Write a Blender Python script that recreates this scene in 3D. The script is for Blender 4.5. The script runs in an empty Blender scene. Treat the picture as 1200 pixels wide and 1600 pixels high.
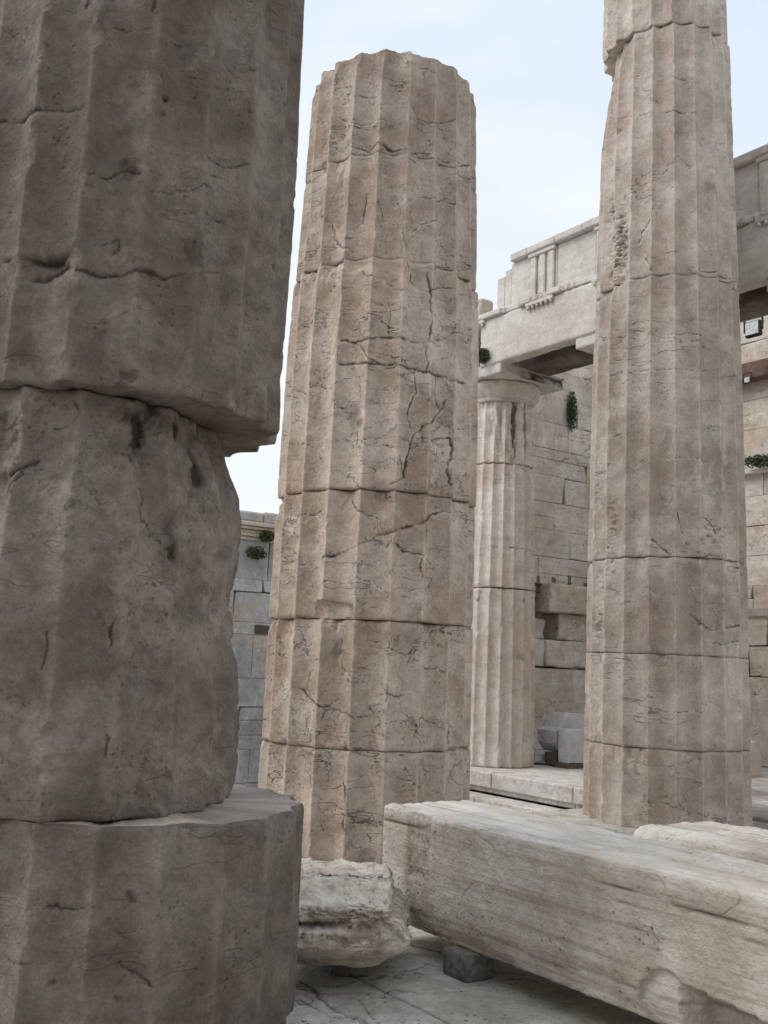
import bpy, math, random
import numpy as np
from mathutils import Matrix, Vector

rng = random.Random(7)
sc = bpy.context.scene
col = sc.collection
# ------------------------------------------------------------------ camera
FPX = 1560.0; PITCH = math.radians(8.5); ROLL = math.radians(2.45); EYE = 1.3
_fw = np.array([0, math.cos(PITCH), math.sin(PITCH)])
_up0 = np.array([0, -math.sin(PITCH), math.cos(PITCH)]); _rt0 = np.array([1.0, 0, 0])
_U = math.cos(ROLL)*_up0 - math.sin(ROLL)*_rt0
_R = math.cos(ROLL)*_rt0 + math.sin(ROLL)*_up0
cd = bpy.data.cameras.new("camera"); cam = bpy.data.objects.new("camera", cd); col.objects.link(cam)
cd.sensor_fit = 'VERTICAL'; cd.sensor_height = 36.0; cd.lens = 36.0*FPX/1600.0
cd.clip_start = 0.05; cd.clip_end = 5000
cam.matrix_world = Matrix(((_R[0], _U[0], -_fw[0], 0), (_R[1], _U[1], -_fw[1], 0), (_R[2], _U[2], -_fw[2], EYE), (0, 0, 0, 1)))
sc.camera = cam
sc.cycles.max_bounces = 4; sc.cycles.diffuse_bounces = 3; sc.cycles.adaptive_threshold = 0.02
# ------------------------------------------------------------------ sky and sun
SUN_EL = math.radians(48); SUN_AZ = math.radians(-98)      # azimuth clockwise from the viewing direction
world = bpy.data.worlds.new("World"); sc.world = world; world.use_nodes = True
wt = world.node_tree; wt.nodes.clear()
wo = wt.nodes.new('ShaderNodeOutputWorld')
sky = wt.nodes.new('ShaderNodeTexSky'); sky.sky_type = 'NISHITA'; sky.sun_disc = False
sky.sun_elevation = SUN_EL; sky.sun_rotation = SUN_AZ; sky.air_density = 1.2; sky.dust_density = 2.0
bg1 = wt.nodes.new('ShaderNodeBackground'); bg1.inputs[1].default_value = 0.12
wt.links.new(sky.outputs[0], bg1.inputs[0])
tc = wt.nodes.new('ShaderNodeTexCoord')
mp = wt.nodes.new('ShaderNodeMapping'); mp.inputs['Scale'].default_value = (1.0, 1.0, 2.6)
wt.links.new(tc.outputs['Generated'], mp.inputs[0])
nz = wt.nodes.new('ShaderNodeTexNoise'); nz.inputs['Scale'].default_value = 2.3; nz.inputs['Detail'].default_value = 6
nz.inputs['Roughness'].default_value = 0.5
wt.links.new(mp.outputs[0], nz.inputs[0])
rp = wt.nodes.new('ShaderNodeValToRGB')
rp.color_ramp.elements[0].position = 0.38; rp.color_ramp.elements[0].color = (0.64, 0.74, 0.86, 1)
rp.color_ramp.elements[1].position = 0.60; rp.color_ramp.elements[1].color = (0.82, 0.865, 0.915, 1)
wt.links.new(nz.outputs[0], rp.inputs[0])
sx = wt.nodes.new('ShaderNodeSeparateXYZ'); wt.links.new(tc.outputs['Generated'], sx.inputs[0])
mr = wt.nodes.new('ShaderNodeMapRange'); mr.inputs[1].default_value = 0.0; mr.inputs[2].default_value = 0.55
mr.inputs[3].default_value = 1.0; mr.inputs[4].default_value = 0.0
wt.links.new(sx.outputs[2], mr.inputs[0])
mixc = wt.nodes.new('ShaderNodeMixRGB'); mixc.inputs[2].default_value = (0.88, 0.885, 0.92, 1)
pw = wt.nodes.new('ShaderNodeMath'); pw.operation = 'MULTIPLY'; pw.inputs[1].default_value = 0.85
wt.links.new(mr.outputs[0], pw.inputs[0]); wt.links.new(pw.outputs[0], mixc.inputs[0]); wt.links.new(rp.outputs[0], mixc.inputs[1])
bg2 = wt.nodes.new('ShaderNodeBackground'); bg2.inputs[1].default_value = 1.05
wt.links.new(mixc.outputs[0], bg2.inputs[0])
mx = wt.nodes.new('ShaderNodeMixShader'); mx.inputs[0].default_value = 0.88
wt.links.new(bg1.outputs[0], mx.inputs[1]); wt.links.new(bg2.outputs[0], mx.inputs[2]); wt.links.new(mx.outputs[0], wo.inputs[0])
sd = bpy.data.lights.new("sun", 'SUN'); sun = bpy.data.objects.new("sun", sd); col.objects.link(sun)
sd.energy = 1.25; sd.angle = math.radians(28); sd.color = (1.0, 0.95, 0.88)
_sdir = Vector((math.sin(SUN_AZ)*math.cos(SUN_EL), math.cos(SUN_AZ)*math.cos(SUN_EL), math.sin(SUN_EL)))
sun.rotation_euler = _sdir.to_track_quat('Z', 'Y').to_euler()
sc.view_settings.view_transform = 'Standard'; sc.view_settings.look = 'None'
sc.view_settings.exposure = 0.22; sc.view_settings.gamma = 1.0

# ------------------------------------------------------------------ surveying helpers
def ray(x, y):
    d = (x-600)/FPX*_R - (y-800)/FPX*_U + _fw
    return d/math.hypot(d[0], d[1])
BX = np.array([math.cos(math.radians(36)), math.sin(math.radians(36))])    # building axes in the ground plane
BY = np.array([-math.sin(math.radians(36)), math.cos(math.radians(36))])
BROT = math.radians(36)
def B(X, Y, z=0.0):
    p = BX*X + BY*Y
    return (float(p[0]), float(p[1]), z)

# ------------------------------------------------------------------ numpy noise
_perm = np.random.RandomState(3).permutation(256); _perm = np.concatenate([_perm, _perm, _perm])
_g = np.random.RandomState(5).normal(size=(256, 3)); _g /= np.linalg.norm(_g, axis=1)[:, None]; _g = _g.astype(np.float32)
def perlin(P):
    P = np.asarray(P, np.float32)
    i = np.floor(P).astype(np.int32); f = P - i; i &= 255
    u = f*f*f*(f*(f*6-15)+10)
    out = 0
    for dx in (0, 1):
        wx = u[..., 0] if dx else 1-u[..., 0]
        for dy in (0, 1):
            wy = u[..., 1] if dy else 1-u[..., 1]
            for dz in (0, 1):
                wz = u[..., 2] if dz else 1-u[..., 2]
                h = _perm[_perm[_perm[i[..., 0]+dx] + i[..., 1]+dy] + i[..., 2]+dz]
                g = _g[h]
                out = out + wx*wy*wz*(g[..., 0]*(f[..., 0]-dx) + g[..., 1]*(f[..., 1]-dy) + g[..., 2]*(f[..., 2]-dz))
    return out*1.6
def fbm(P, s=1.0, o=4, r=0.5, off=0.0):
    P = np.asarray(P, np.float32)
    a = 1.0; t = 0; n = 0
    for k in range(o):
        t = t + a*perlin(P*s + off + 17.3*k); n += a; a *= r; s = s*2.03
    return t/n*1.4
def sstep(a, b, x):
    t = np.clip((x-a)/(b-a), 0, 1); return t*t*(3-2*t)

# ------------------------------------------------------------------ materials
def stone_mat(name, c1, c2, c3, blotch=1.2, grain=9.0, vein=(2.5, 2.5, 9.0), veinamt=0.35, crack=0.6, crackscale=2.6,
              pits=0.5, bump=0.5, cvar=1.0, rough=0.88, coords='pos', frac=0.0):
    m = bpy.data.materials.new(name); m.use_nodes = True; nt = m.node_tree; N = nt.nodes; L = nt.links
    bs = N['Principled BSDF']; bs.inputs['Roughness'].default_value = rough
    bs.inputs['Specular IOR Level'].default_value = 0.25
    if coords == 'pos':
        g = N.new('ShaderNodeNewGeometry'); pos = g.outputs['Position']
    else:
        g = N.new('ShaderNodeTexCoord'); pos = g.outputs['Object']
    def noise(scale, detail=5, rgh=0.55, vec=None, dist=0.0):
        n = N.new('ShaderNodeTexNoise'); n.inputs['Scale'].default_value = scale; n.inputs['Detail'].default_value = detail
        n.inputs['Roughness'].default_value = rgh; n.inputs['Distortion'].default_value = dist
        L.new(vec or pos, n.inputs['Vector']); return n.outputs['Fac']
    def mapr(v, a, b, c=0.0, d=1.0, smooth=False):
        n = N.new('ShaderNodeMapRange'); n.inputs[1].default_value = a; n.inputs[2].default_value = b
        n.inputs[3].default_value = c; n.inputs[4].default_value = d
        if smooth: n.interpolation_type = 'SMOOTHSTEP'
        L.new(v, n.inputs[0]); return n.outputs[0]
    def math_(op, a, b=None):
        n = N.new('ShaderNodeMath'); n.operation = op
        for k, v in ((0, a), (1, b)):
            if v is None: continue
            if isinstance(v, (int, float)): n.inputs[k].default_value = v
            else: L.new(v, n.inputs[k])
        return n.outputs[0]
    def mix(f, a, b, bl='MIX'):
        n = N.new('ShaderNodeMixRGB'); n.blend_type = bl
        for k, v in ((0, f), (1, a), (2, b)):
            if isinstance(v, (int, float)): n.inputs[k].default_value = v
            elif isinstance(v, tuple): n.inputs[k].default_value = v + (1,) if len(v) == 3 else v
            else: L.new(v, n.inputs[k])
        return n.outputs[0]
    def attr(nm):
        n = N.new('ShaderNodeAttribute'); n.attribute_name = nm; return n.outputs['Fac']
    def abs_(v, c=0.5): return math_('ABSOLUTE', math_('SUBTRACT', v, c))
    def colnoise(scale, detail=4, rgh=0.6, vec=None, dist=0.0):
        n = N.new('ShaderNodeTexNoise'); n.inputs['Scale'].default_value = scale; n.inputs['Detail'].default_value = detail
        n.inputs['Roughness'].default_value = rgh; n.inputs['Distortion'].default_value = dist
        L.new(vec or pos, n.inputs['Vector'])
        sp = N.new('ShaderNodeSeparateColor'); L.new(n.outputs['Color'], sp.inputs[0]); return sp.outputs
    lo = colnoise(blotch, 5, 0.62)            # three independent slow fields
    me_ = colnoise(4.2, 5, 0.68)              # three medium fields
    base = mix(mapr(lo[0], 0.38, 0.62, smooth=True), c1, c2)
    mpn = N.new('ShaderNodeMapping'); mpn.inputs['Scale'].default_value = vein; mpn.inputs['Rotation'].default_value = (0.12, -0.1, 0) if coords == 'pos' else (0, 0, 0)
    L.new(pos, mpn.inputs[0])
    vn = noise(1.0, 5, 0.65, mpn.outputs[0])
    base = mix(math_('MULTIPLY', mapr(vn, 0.47, 0.66, smooth=True), veinamt), base, c3)
    g1 = noise(grain, 6, 0.72)
    base = mix(1.0, base, mapr(g1, 0.28, 0.72, 1-0.30*cvar, 1+0.26*cvar), 'MULTIPLY')
    g2 = noise(grain*6, 3, 0.65)
    base = mix(1.0, base, mapr(g2, 0.3, 0.7, 1-0.17*cvar, 1+0.15*cvar), 'MULTIPLY')
    # pale crust spots
    wsp = math_('MULTIPLY', mapr(me_[0], 0.55, 0.64, smooth=True), mapr(lo[1], 0.47, 0.6))
    base = mix(math_('MULTIPLY', wsp, 0.55*cvar), base, tuple(min(1, c*1.45) for c in c2))
    # grime patches
    dk = math_('MULTIPLY', mapr(me_[1], 0.54, 0.68, smooth=True), 0.42*cvar)
    base = mix(dk, base, tuple(c*0.5 for c in c1))
    height = math_('ADD', math_('MULTIPLY', g1, 1.0), math_('MULTIPLY', g2, 0.26))
    height = math_('ADD', height, math_('MULTIPLY', vn, 0.5))
    if crack > 0:
        m2 = N.new('ShaderNodeMapping'); m2.inputs['Scale'].default_value = (0.6, 0.6, 2.8) if coords == 'pos' else (1, .5, 1); L.new(pos, m2.inputs[0])
        cn = colnoise(crackscale, 4, 0.55, m2.outputs[0])
        ck = mapr(abs_(cn[0]), 0.0, 0.006, 1.0, 0.0, True)
        ck = math_('MULTIPLY', ck, mapr(lo[2], 0.46, 0.58, smooth=True))
        ck2 = mapr(abs_(cn[1]), 0.0, 0.004, 1.0, 0.0, True)
        ck2 = math_('MULTIPLY', ck2, mapr(me_[2], 0.52, 0.62, smooth=True))
        ckf = math_('MULTIPLY', math_('MAXIMUM', ck, ck2), crack)
        base = mix(ckf, base, (0.04, 0.034, 0.03))
        height = math_('SUBTRACT', height, math_('MULTIPLY', ckf, 1.0))
    if frac > 0:      # angular fracture network, filled with pale calcite
        ad = N.new('ShaderNodeVectorMath'); ad.operation = 'MULTIPLY_ADD'
        wn = N.new('ShaderNodeTexNoise'); wn.inputs['Scale'].default_value = 5.0; wn.inputs['Detail'].default_value = 5; wn.inputs['Roughness'].default_value = 0.7
        L.new(pos, wn.inputs[0]); L.new(wn.outputs['Color'], ad.inputs[0]); ad.inputs[1].default_value = (0.28,)*3; L.new(pos, ad.inputs[2])
        m3 = N.new('ShaderNodeMapping'); m3.inputs['Scale'].default_value = (1, 1, 1.5); L.new(ad.outputs[0], m3.inputs[0])
        vo = N.new('ShaderNodeTexVoronoi'); vo.feature = 'DISTANCE_TO_EDGE'; vo.inputs['Scale'].default_value = 3.4
        L.new(m3.outputs[0], vo.inputs['Vector'])
        msk = math_('MULTIPLY', mapr(me_[0], 0.40, 0.56, smooth=True), mapr(lo[1], 0.40, 0.58, smooth=True))
        hal = math_('MULTIPLY', math_('MULTIPLY', mapr(vo.outputs['Distance'], 0.01, 0.09, 1.0, 0.0, True), mapr(g1, 0.42, 0.60)), msk)
        base = mix(math_('MULTIPLY', hal, 0.60*frac), base, tuple(min(1, c*1.22) for c in (c2[2]*1.22, c2[2]*1.21, c2[2]*1.20)))
        fk = math_('MULTIPLY', math_('MULTIPLY', mapr(vo.outputs['Distance'], 0.0, 0.016, 1.0, 0.0, True), msk), min(1, frac))
        base = mix(math_('MULTIPLY', fk, 0.85), base, (0.05, 0.042, 0.036))
        height = math_('SUBTRACT', height, math_('MULTIPLY', fk, 0.9))
    if pits > 0:
        vp = N.new('ShaderNodeTexVoronoi'); vp.inputs['Scale'].default_value = 34.0; L.new(pos, vp.inputs['Vector'])
        pt = mapr(vp.outputs['Distance'], 0.12, 0.30, 1.0, 0.0, True)
        pt = math_('MULTIPLY', pt, mapr(me_[2], 0.50, 0.60, smooth=True))
        ptf = math_('MULTIPLY', pt, pits)
        base = mix(ptf, base, (0.06, 0.05, 0.042))
        height = math_('SUBTRACT', height, math_('MULTIPLY', ptf, 0.5))
    base = mix(math_('MULTIPLY', attr('fresh_lit'), 0.85), base, tuple(min(1, c*1.35) for c in c2))
    base = mix(attr('crack'), base, (0.035, 0.03, 0.027))
    base = mix(1.0, base, math_('ADD', attr('tone'), 1.0), 'MULTIPLY')
    L.new(base, bs.inputs['Base Color'])
    bp = N.new('ShaderNodeBump'); bp.inputs['Strength'].default_value = bump; bp.inputs['Distance'].default_value = 0.03
    L.new(height, bp.inputs['Height']); L.new(bp.outputs[0], bs.inputs['Normal'])
    return m
def plain_mat(name, c, rough=0.7, metal=0.0, var=0.25, scale=20, bump=0.2):
    m = bpy.data.materials.new(name); m.use_nodes = True; N = m.node_tree.nodes; L = m.node_tree.links
    bs = N['Principled BSDF']; bs.inputs['Roughness'].default_value = rough; bs.inputs['Metallic'].default_value = metal
    g = N.new('ShaderNodeNewGeometry'); n = N.new('ShaderNodeTexNoise'); n.inputs['Scale'].default_value = scale; n.inputs['Detail'].default_value = 6
    L.new(g.outputs['Position'], n.inputs[0])
    r = N.new('ShaderNodeValToRGB'); r.color_ramp.elements[0].position = 0.3; r.color_ramp.elements[1].position = 0.7
    r.color_ramp.elements[0].color = tuple(x*(1-var) for x in c)+(1,); r.color_ramp.elements[1].color = tuple(min(1, x*(1+var)) for x in c)+(1,)
    L.new(n.outputs[0], r.inputs[0]); L.new(r.outputs[0], bs.inputs['Base Color'])
    b = N.new('ShaderNodeBump'); b.inputs['Strength'].default_value = bump; b.inputs['Distance'].default_value = 0.01
    L.new(n.outputs[0], b.inputs['Height']); L.new(b.outputs[0], bs.inputs['Normal'])
    return m
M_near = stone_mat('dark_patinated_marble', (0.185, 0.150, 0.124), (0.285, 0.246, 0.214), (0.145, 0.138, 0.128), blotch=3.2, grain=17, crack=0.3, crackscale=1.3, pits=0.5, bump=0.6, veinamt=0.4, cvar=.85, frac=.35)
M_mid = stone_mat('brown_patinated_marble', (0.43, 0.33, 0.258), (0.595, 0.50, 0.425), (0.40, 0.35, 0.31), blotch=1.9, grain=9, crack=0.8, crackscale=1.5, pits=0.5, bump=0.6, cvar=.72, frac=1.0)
M_right = stone_mat('grey_brown_marble', (0.42, 0.34, 0.28), (0.59, 0.52, 0.458), (0.385, 0.355, 0.33), blotch=1.4, grain=8, crack=0.6, crackscale=1.2, pits=0.35, bump=0.5, cvar=.68, frac=.4)
M_far = stone_mat('pale_marble', (0.60, 0.50, 0.415), (0.71, 0.65, 0.59), (0.50, 0.455, 0.415), blotch=0.9, grain=6, crack=0.5, crackscale=1.2, pits=0.3, bump=0.4, veinamt=0.3, cvar=.65)
M_ent = stone_mat('restored_pale_marble', (0.63, 0.565, 0.50), (0.71, 0.68, 0.64), (0.52, 0.485, 0.45), blotch=0.9, grain=5, vein=(1.2, 1.2, 14), crack=0.3, crackscale=1.3, pits=0.25, bump=0.35, cvar=0.55)
M_wall = stone_mat('wall_marble', (0.64, 0.535, 0.43), (0.76, 0.71, 0.645), (0.50, 0.465, 0.43), blotch=1.1, grain=6, vein=(1.2, 1.2, 11), crack=0.8, crackscale=1.0, pits=0.3, bump=0.6, cvar=.65, frac=.5)
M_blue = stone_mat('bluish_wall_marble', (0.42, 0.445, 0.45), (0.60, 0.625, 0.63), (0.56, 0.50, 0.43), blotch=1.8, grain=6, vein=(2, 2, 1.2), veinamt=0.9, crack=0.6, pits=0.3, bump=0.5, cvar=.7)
M_block = stone_mat('fallen_block_marble', (0.55, 0.485, 0.41), (0.72, 0.68, 0.625), (0.46, 0.375, 0.30), blotch=2.2, grain=8, vein=(24, .55, 19), crack=0.15, crackscale=1.2, pits=0.5, bump=0.8, veinamt=0.95, coords='obj', cvar=.6)
M_stone = stone_mat('weathered_broken_marble', (0.53, 0.425, 0.325), (0.72, 0.655, 0.575), (0.38, 0.35, 0.32), blotch=3.0, grain=12, crack=0.8, crackscale=2.5, pits=0.5, bump=0.7)
M_floor = stone_mat('paving_marble', (0.46, 0.425, 0.36), (0.63, 0.605, 0.55), (0.35, 0.33, 0.295), blotch=1.8, grain=11, vein=(3, 9, 3), crack=0.6, crackscale=1.6, pits=0.8, bump=0.7, cvar=.8, veinamt=.5)
M_step = stone_mat('step_marble', (0.55, 0.50, 0.45), (0.66, 0.63, 0.60), (0.42, 0.41, 0.40), blotch=1.2, grain=7, vein=(1.5, 1.5, 9), crack=0.3, pits=0.4, bump=0.4)
M_ground = stone_mat('bare_rock_ground', (0.30, 0.27, 0.23), (0.42, 0.39, 0.35), (0.22, 0.22, 0.20), blotch=0.5, grain=3, crack=0.3, pits=0.2, bump=0.8)
M_white = stone_mat('new_white_marble', (0.58, 0.57, 0.56), (0.68, 0.67, 0.66), (0.5, 0.49, 0.48), crack=0.0, pits=0.2, bump=0.3, cvar=0.5)
M_recess_shade = stone_mat('shade_darkened_marble', (0.13, 0.105, 0.085), (0.24, 0.20, 0.17), (0.09, 0.08, 0.07), crack=0.3, pits=0.3, bump=0.5)  # shade of the soffit recess put into the inner beam's colour
M_grey = plain_mat('grey_support_block', (0.17, 0.165, 0.155), 0.95, var=.45, scale=35, bump=.7)
M_wood = plain_mat('old_timber', (0.115, 0.085, 0.07), 0.85)
M_beam = plain_mat('rusty_timber_beam', (0.15, 0.095, 0.07), 0.85, var=0.4, scale=8)
M_metal = plain_mat('painted_steel', (0.55, 0.56, 0.56), 0.5, 0.2)
M_black = plain_mat('black_steel', (0.02, 0.02, 0.02), 0.5, 0.3)
M_glass = plain_mat('lamp_glass', (0.35, 0.36, 0.36), 0.25)
M_leaf = plain_mat('dark_leaves', (0.045, 0.075, 0.025), 0.6, var=0.7, scale=30)
M_leaf2 = plain_mat('olive_leaves', (0.06, 0.085, 0.035), 0.6, var=0.5, scale=30)
M_stem = plain_mat('plant_stem', (0.08, 0.06, 0.035), 0.8)

# ------------------------------------------------------------------ object helpers
def tag(o, label=None, cat=None, group=None, kind=None):
    if label: o['label'] = label
    if cat: o['category'] = cat
    if group: o['group'] = group
    if kind: o['kind'] = kind
    return o
def empty(name, loc, rz=0.0):
    o = bpy.data.objects.new(name, None); col.objects.link(o); o.location = loc; o.rotation_euler = (0, 0, rz)
    o.empty_display_size = 0.2; return o
def mesh_obj(name, V, F, mat, parent=None, attrs=None, smooth=True, loc=None, rz=0.0):
    """V (n,3) array in the parent's (or own) local space; F (m,4) or list of arrays"""
    me = bpy.data.meshes.new(name)
    V = np.ascontiguousarray(V, np.float32)
    Fs = F if isinstance(F, list) else [F]
    Fs = [np.asarray(f, np.int32) for f in Fs if len(f)]
    nl = sum(f.size for f in Fs); nf = sum(len(f) for f in Fs)
    me.vertices.add(len(V)); me.vertices.foreach_set('co', V.ravel())
    me.loops.add(nl); me.polygons.add(nf)
    me.loops.foreach_set('vertex_index', np.concatenate([f.ravel() for f in Fs]))
    tot = np.concatenate([np.full(len(f), f.shape[1], np.int32) for f in Fs])
    st = np.concatenate([[0], np.cumsum(tot)[:-1]]).astype(np.int32)
    me.polygons.foreach_set('loop_start', st)
    me.polygons.foreach_set('loop_total', tot)
    me.polygons.foreach_set('use_smooth', np.full(nf, bool(smooth)))
    me.update(calc_edges=True); me.validate()
    for k, a in (attrs or {}).items():
        at = me.attributes.new(k, 'FLOAT', 'POINT'); at.data.foreach_set('value', np.ascontiguousarray(a, np.float32))
    me.materials.append(mat)
    o = bpy.data.objects.new(name, me); col.objects.link(o)
    if parent: o.parent = parent
    if loc is not None: o.location = loc
    o.rotation_euler = (0, 0, rz)
    return o
def grid_faces(nr, nc, wrap):
    i = np.arange(nr-1)[:, None]; j = np.arange(nc if wrap else nc-1)[None, :]
    a = i*nc + j; b = i*nc + (j+1) % nc
    return np.stack([a, b, b+nc, a+nc], -1).reshape(-1, 4)

# ------------------------------------------------------------------ fluted drums
class Shaft:
    def __init__(s, u, v, radii, phase, seed):
        s.u, s.v, s.seed, s.phase = u, v, seed, phase
        s.rz = [a for a, b in radii]; s.rr = [b for a, b in radii]
    def R(s, z): return np.interp(z, s.rz, s.rr)
    def hit(s, x, y, du=0.0, dv=0.0):
        """angle and height where the line of sight meets the shaft"""
        d = ray(x, y); cu, cv = s.u+du, s.v+dv; r = float(s.R(2.0))
        for _ in range(4):
            b = d[0]*cu + d[1]*cv; c = cu*cu+cv*cv-r*r
            disc = b*b-c
            if disc < 0: disc = 0.0
            t = b-math.sqrt(disc); z = EYE+d[2]*t; r = float(s.R(z))
        return math.atan2(d[0]*t-cu, -(d[1]*t-cv)), z

def theta_samples(dense, coarse, lim=118):
    a = np.linspace(-lim, lim, dense, endpoint=False); b = np.linspace(lim, 360-lim, coarse, endpoint=False)
    return np.radians(np.concatenate([a, b]))

def seg_dist(A, Z, poly):
    best = np.full(A.shape, 9.0, np.float32)
    for (a0, z0), (a1, z1) in zip(poly[:-1], poly[1:]):
        dx, dz = a1-a0, z1-z0; L2 = dx*dx+dz*dz+1e-9
        m = (A > min(a0, a1)-.08) & (A < max(a0, a1)+.08) & (Z > min(z0, z1)-.08) & (Z < max(z0, z1)+.08)
        if not m.any(): continue
        t = np.clip(((A[m]-a0)*dx+(Z[m]-z0)*dz)/L2, 0, 1)
        best[m] = np.minimum(best[m], np.hypot(A[m]-a0-t*dx, Z[m]-z0-t*dz))
    return best

def drum(sh, parent, z0, z1, mat, nt=(520, 110), dz=0.008, du=0.0, dv=0.0, dr=0.0, dphase=0.0, flute=0.062, cracks=(), hollows=(),
         extra=None, rimchip=1.0, wear=1.0, rough=1.0, label=None, natural=0.5, tilt=0.0, arris=1.0, aw=.045, calc=0.3, tone=None):
    TH = theta_samples(*nt); n = max(6, int((z1-z0)/dz))
    body = np.linspace(0, 1, n)
    body = 0.5-0.5*np.cos(np.pi*body)*(0.15) - 0.5*(1-2*body)*0.85 if n > 20 else body
    body = (body-body[0])/(body[-1]-body[0])
    capf = np.array([0.01, 0.4, 0.65, 0.78, 0.88, 0.94, 0.98])
    zz = np.concatenate([np.full(7, z0), z0+body*(z1-z0), np.full(7, z1)])
    cf = np.concatenate([capf, np.ones(n), capf[::-1]])
    iscap = np.concatenate([np.ones(7), np.zeros(n), np.ones(7)])[:, None]
    Z = np.repeat(zz[:, None], len(TH), 1).astype(np.float32); T = np.repeat(TH[None, :], len(zz), 0)
    R = sh.R(Z)+dr
    U = (((T-sh.phase-dphase)/math.radians(18)) % 1.0)*2-1
    prof = np.cos(math.radians(9))/np.cos(U*math.radians(9))
    P = np.stack([np.sin(T)*R, -np.cos(T)*R, Z], -1) + sh.seed*11.7
    ar = np.abs(U)**10
    n1 = fbm(P, 1.6, 4); n2 = fbm(P, 6.0, 4, 0.55, 40.0); n3 = fbm(P*np.array([1, 1, 0.6]), 22.0, 3, 0.55, 90.0)
    fdep = flute*np.clip(1-0.25*np.clip(n1, 0, 1)*wear, 0.3, 1)
    r = R*prof - R*fdep*(1-U*U)
    # arrises: wear and chips
    chip = sstep(0.02, 0.42, 0.8*n2+0.6*n1+0.08*wear-0.06)
    capd = R*flute*np.clip(0.05+0.10*wear*np.clip(0.4+n3, 0, 1.5)+0.75*min(1.2, wear)*chip*np.clip(.75+.5*n3, .3, 1.2), 0, 1.1)
    edge_in = r > R-capd
    r = np.minimum(r, R-capd+0.15*np.maximum(0, r-(R-capd)))
    fresh_lit = 0.30*chip*edge_in*np.clip(.5+n3, 0, 1)+0.55*np.exp(-((1-np.abs(U))/aw)**2)*np.clip(.65+n3, 0, 1)*arris
    # ends of the drum
    e = np.minimum(Z-z0, z1-Z)
    lip = np.exp(-(e/0.010)**2)
    cb = sstep(0.02, 0.5, fbm(P*np.array([1, 1, 0.35]), 3.2, 4, 0.6, 7.0+z0))
    big = cb*np.exp(-(e/(0.018+0.10*cb))**2)
    r -= rimchip*(0.009*lip + 0.040*big)
    crack = 0.5*lip*min(1, rimchip)*np.clip(.55+1.1*n2, 0.1, 1)
    fresh_lit += 0.5*big*(n3 > 0.05)*(lip < 0.5)
    r += rough*(0.006*n1 + 0.0042*n2 + 0.0022*n3)
    # natural fine fissures lying mostly flat
    Q = P*np.array([0.7, 0.7, 3.4])
    f1 = fbm(Q, 2.1, 5, 0.62, 3.0); msk = sstep(0.0, 0.3, fbm(P, 1.9, 2, 0.5, 60.0))
    f1 = fbm(Q, 1.3, 4, 0.5, 3.0); fc = np.exp(-(f1/0.009)**2)*msk*natural
    f2 = fbm(P*np.array([0.8, 0.8, 2.0]), 2.0, 4, 0.5, 131.0); fc = np.maximum(fc, np.exp(-(f2/0.008)**2)*sstep(.15, .4, fbm(P, 1.6, 2, 0.5, 160.0))*natural)
    r -= 0.006*fc; crack = np.maximum(crack, 0.6*fc)
    A = T.copy(); A[A > math.pi] -= 2*math.pi; A = A*float(sh.R((z0+z1)/2))
    wob = 0.026*fbm(P, 9.0, 5, 0.65, 21.0); wob2 = 0.026*fbm(P, 9.0, 5, 0.65, 55.0); cmod = np.clip(.72+1.1*fbm(P, 7.0, 3, .6, 77.0), .25, 1.2); nc = fbm(P, 13.0, 3, .6, 101.0)
    for cdef in cracks:
        pts, w, dep = cdef
        hp = [sh.hit(x, y, du, dv) for x, y in pts]
        Rm = float(sh.R((z0+z1)/2))
        poly = [(a*Rm, z) for a, z in hp]
        if max(z for a, z in poly) < z0 or min(z for a, z in poly) > z1: continue
        d = seg_dist(A+wob, Z+wob2, poly)
        k = np.exp(-(d/(w*.75*(.35+cmod)))**2)*np.clip(cmod+.1, 0, 1); k2 = np.exp(-(d/(w*4))**2)*cmod
        r -= 0.6*dep*k + dep*0.30*k2; crack = np.maximum(crack, 0.92*k); fresh_lit += calc*np.exp(-(d/(w*3.2))**2)*sstep(-.05, .3, nc+.4*n1)*(1-k)
    for (x, y, rx, ry, dep, dark) in hollows:
        a, z = sh.hit(x, y, du, dv); Rm = float(sh.R(z)); sc_ = (sh.v-Rm)/FPX
        d2 = ((A-a*Rm+wob*2)/(rx*sc_))**2 + ((Z-z+wob2*2)/(ry*sc_))**2
        k = np.exp(-d2**1.6*(1+0.6*n2)); r -= dep*k
        if dark > 0: crack = np.maximum(crack, dark*np.clip(1.3*k, 0, 1)*np.clip(1.1+0.6*n2, 0, 1))
        else: fresh_lit += -dark*k*np.clip(0.8+1.6*n2, 0, 1)
    if extra is not None:
        r, crack, fresh_lit = extra(T, Z, r, crack, fresh_lit, n1, n2, n3, P)
    r = r*cf[:, None]
    Zd = Z + iscap*(0.010*n2+0.008*n1*(cf[:, None] < .97)+0.005*n3)
    Zd = Zd + tilt*np.sin(T)*r
    V = np.stack([sh.u+du + np.sin(T)*r, sh.v+dv - np.cos(T)*r, Zd], -1).reshape(-1, 3)
    V = V - np.array([sh.u, sh.v, 0])
    tv = tone if tone is not None else .07*math.sin(z0*37.0+sh.seed*5)
    crack = np.clip(crack*(1-iscap*0.8), 0, 0.95); fresh_lit = np.clip(fresh_lit*(1-iscap)+iscap*.75*(Z > (z0+z1)/2), 0, 0.8)  # upward cap painted paler here and in tone, as if skylit
    o = mesh_obj('drum', V, grid_faces(len(zz), len(TH), True), mat, parent, dict(crack=crack.ravel(), fresh_lit=fresh_lit.ravel(), tone=(tv+.55*iscap*(Z > (z0+z1)/2)*np.clip(.8+1.4*n2, .3, 1.5)+.10*fbm(np.stack([A*3.2, Z*.5, 0*Z+sh.seed*7], -1), 1.7, 3)).ravel()))
    if label: o['label'] = label
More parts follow.
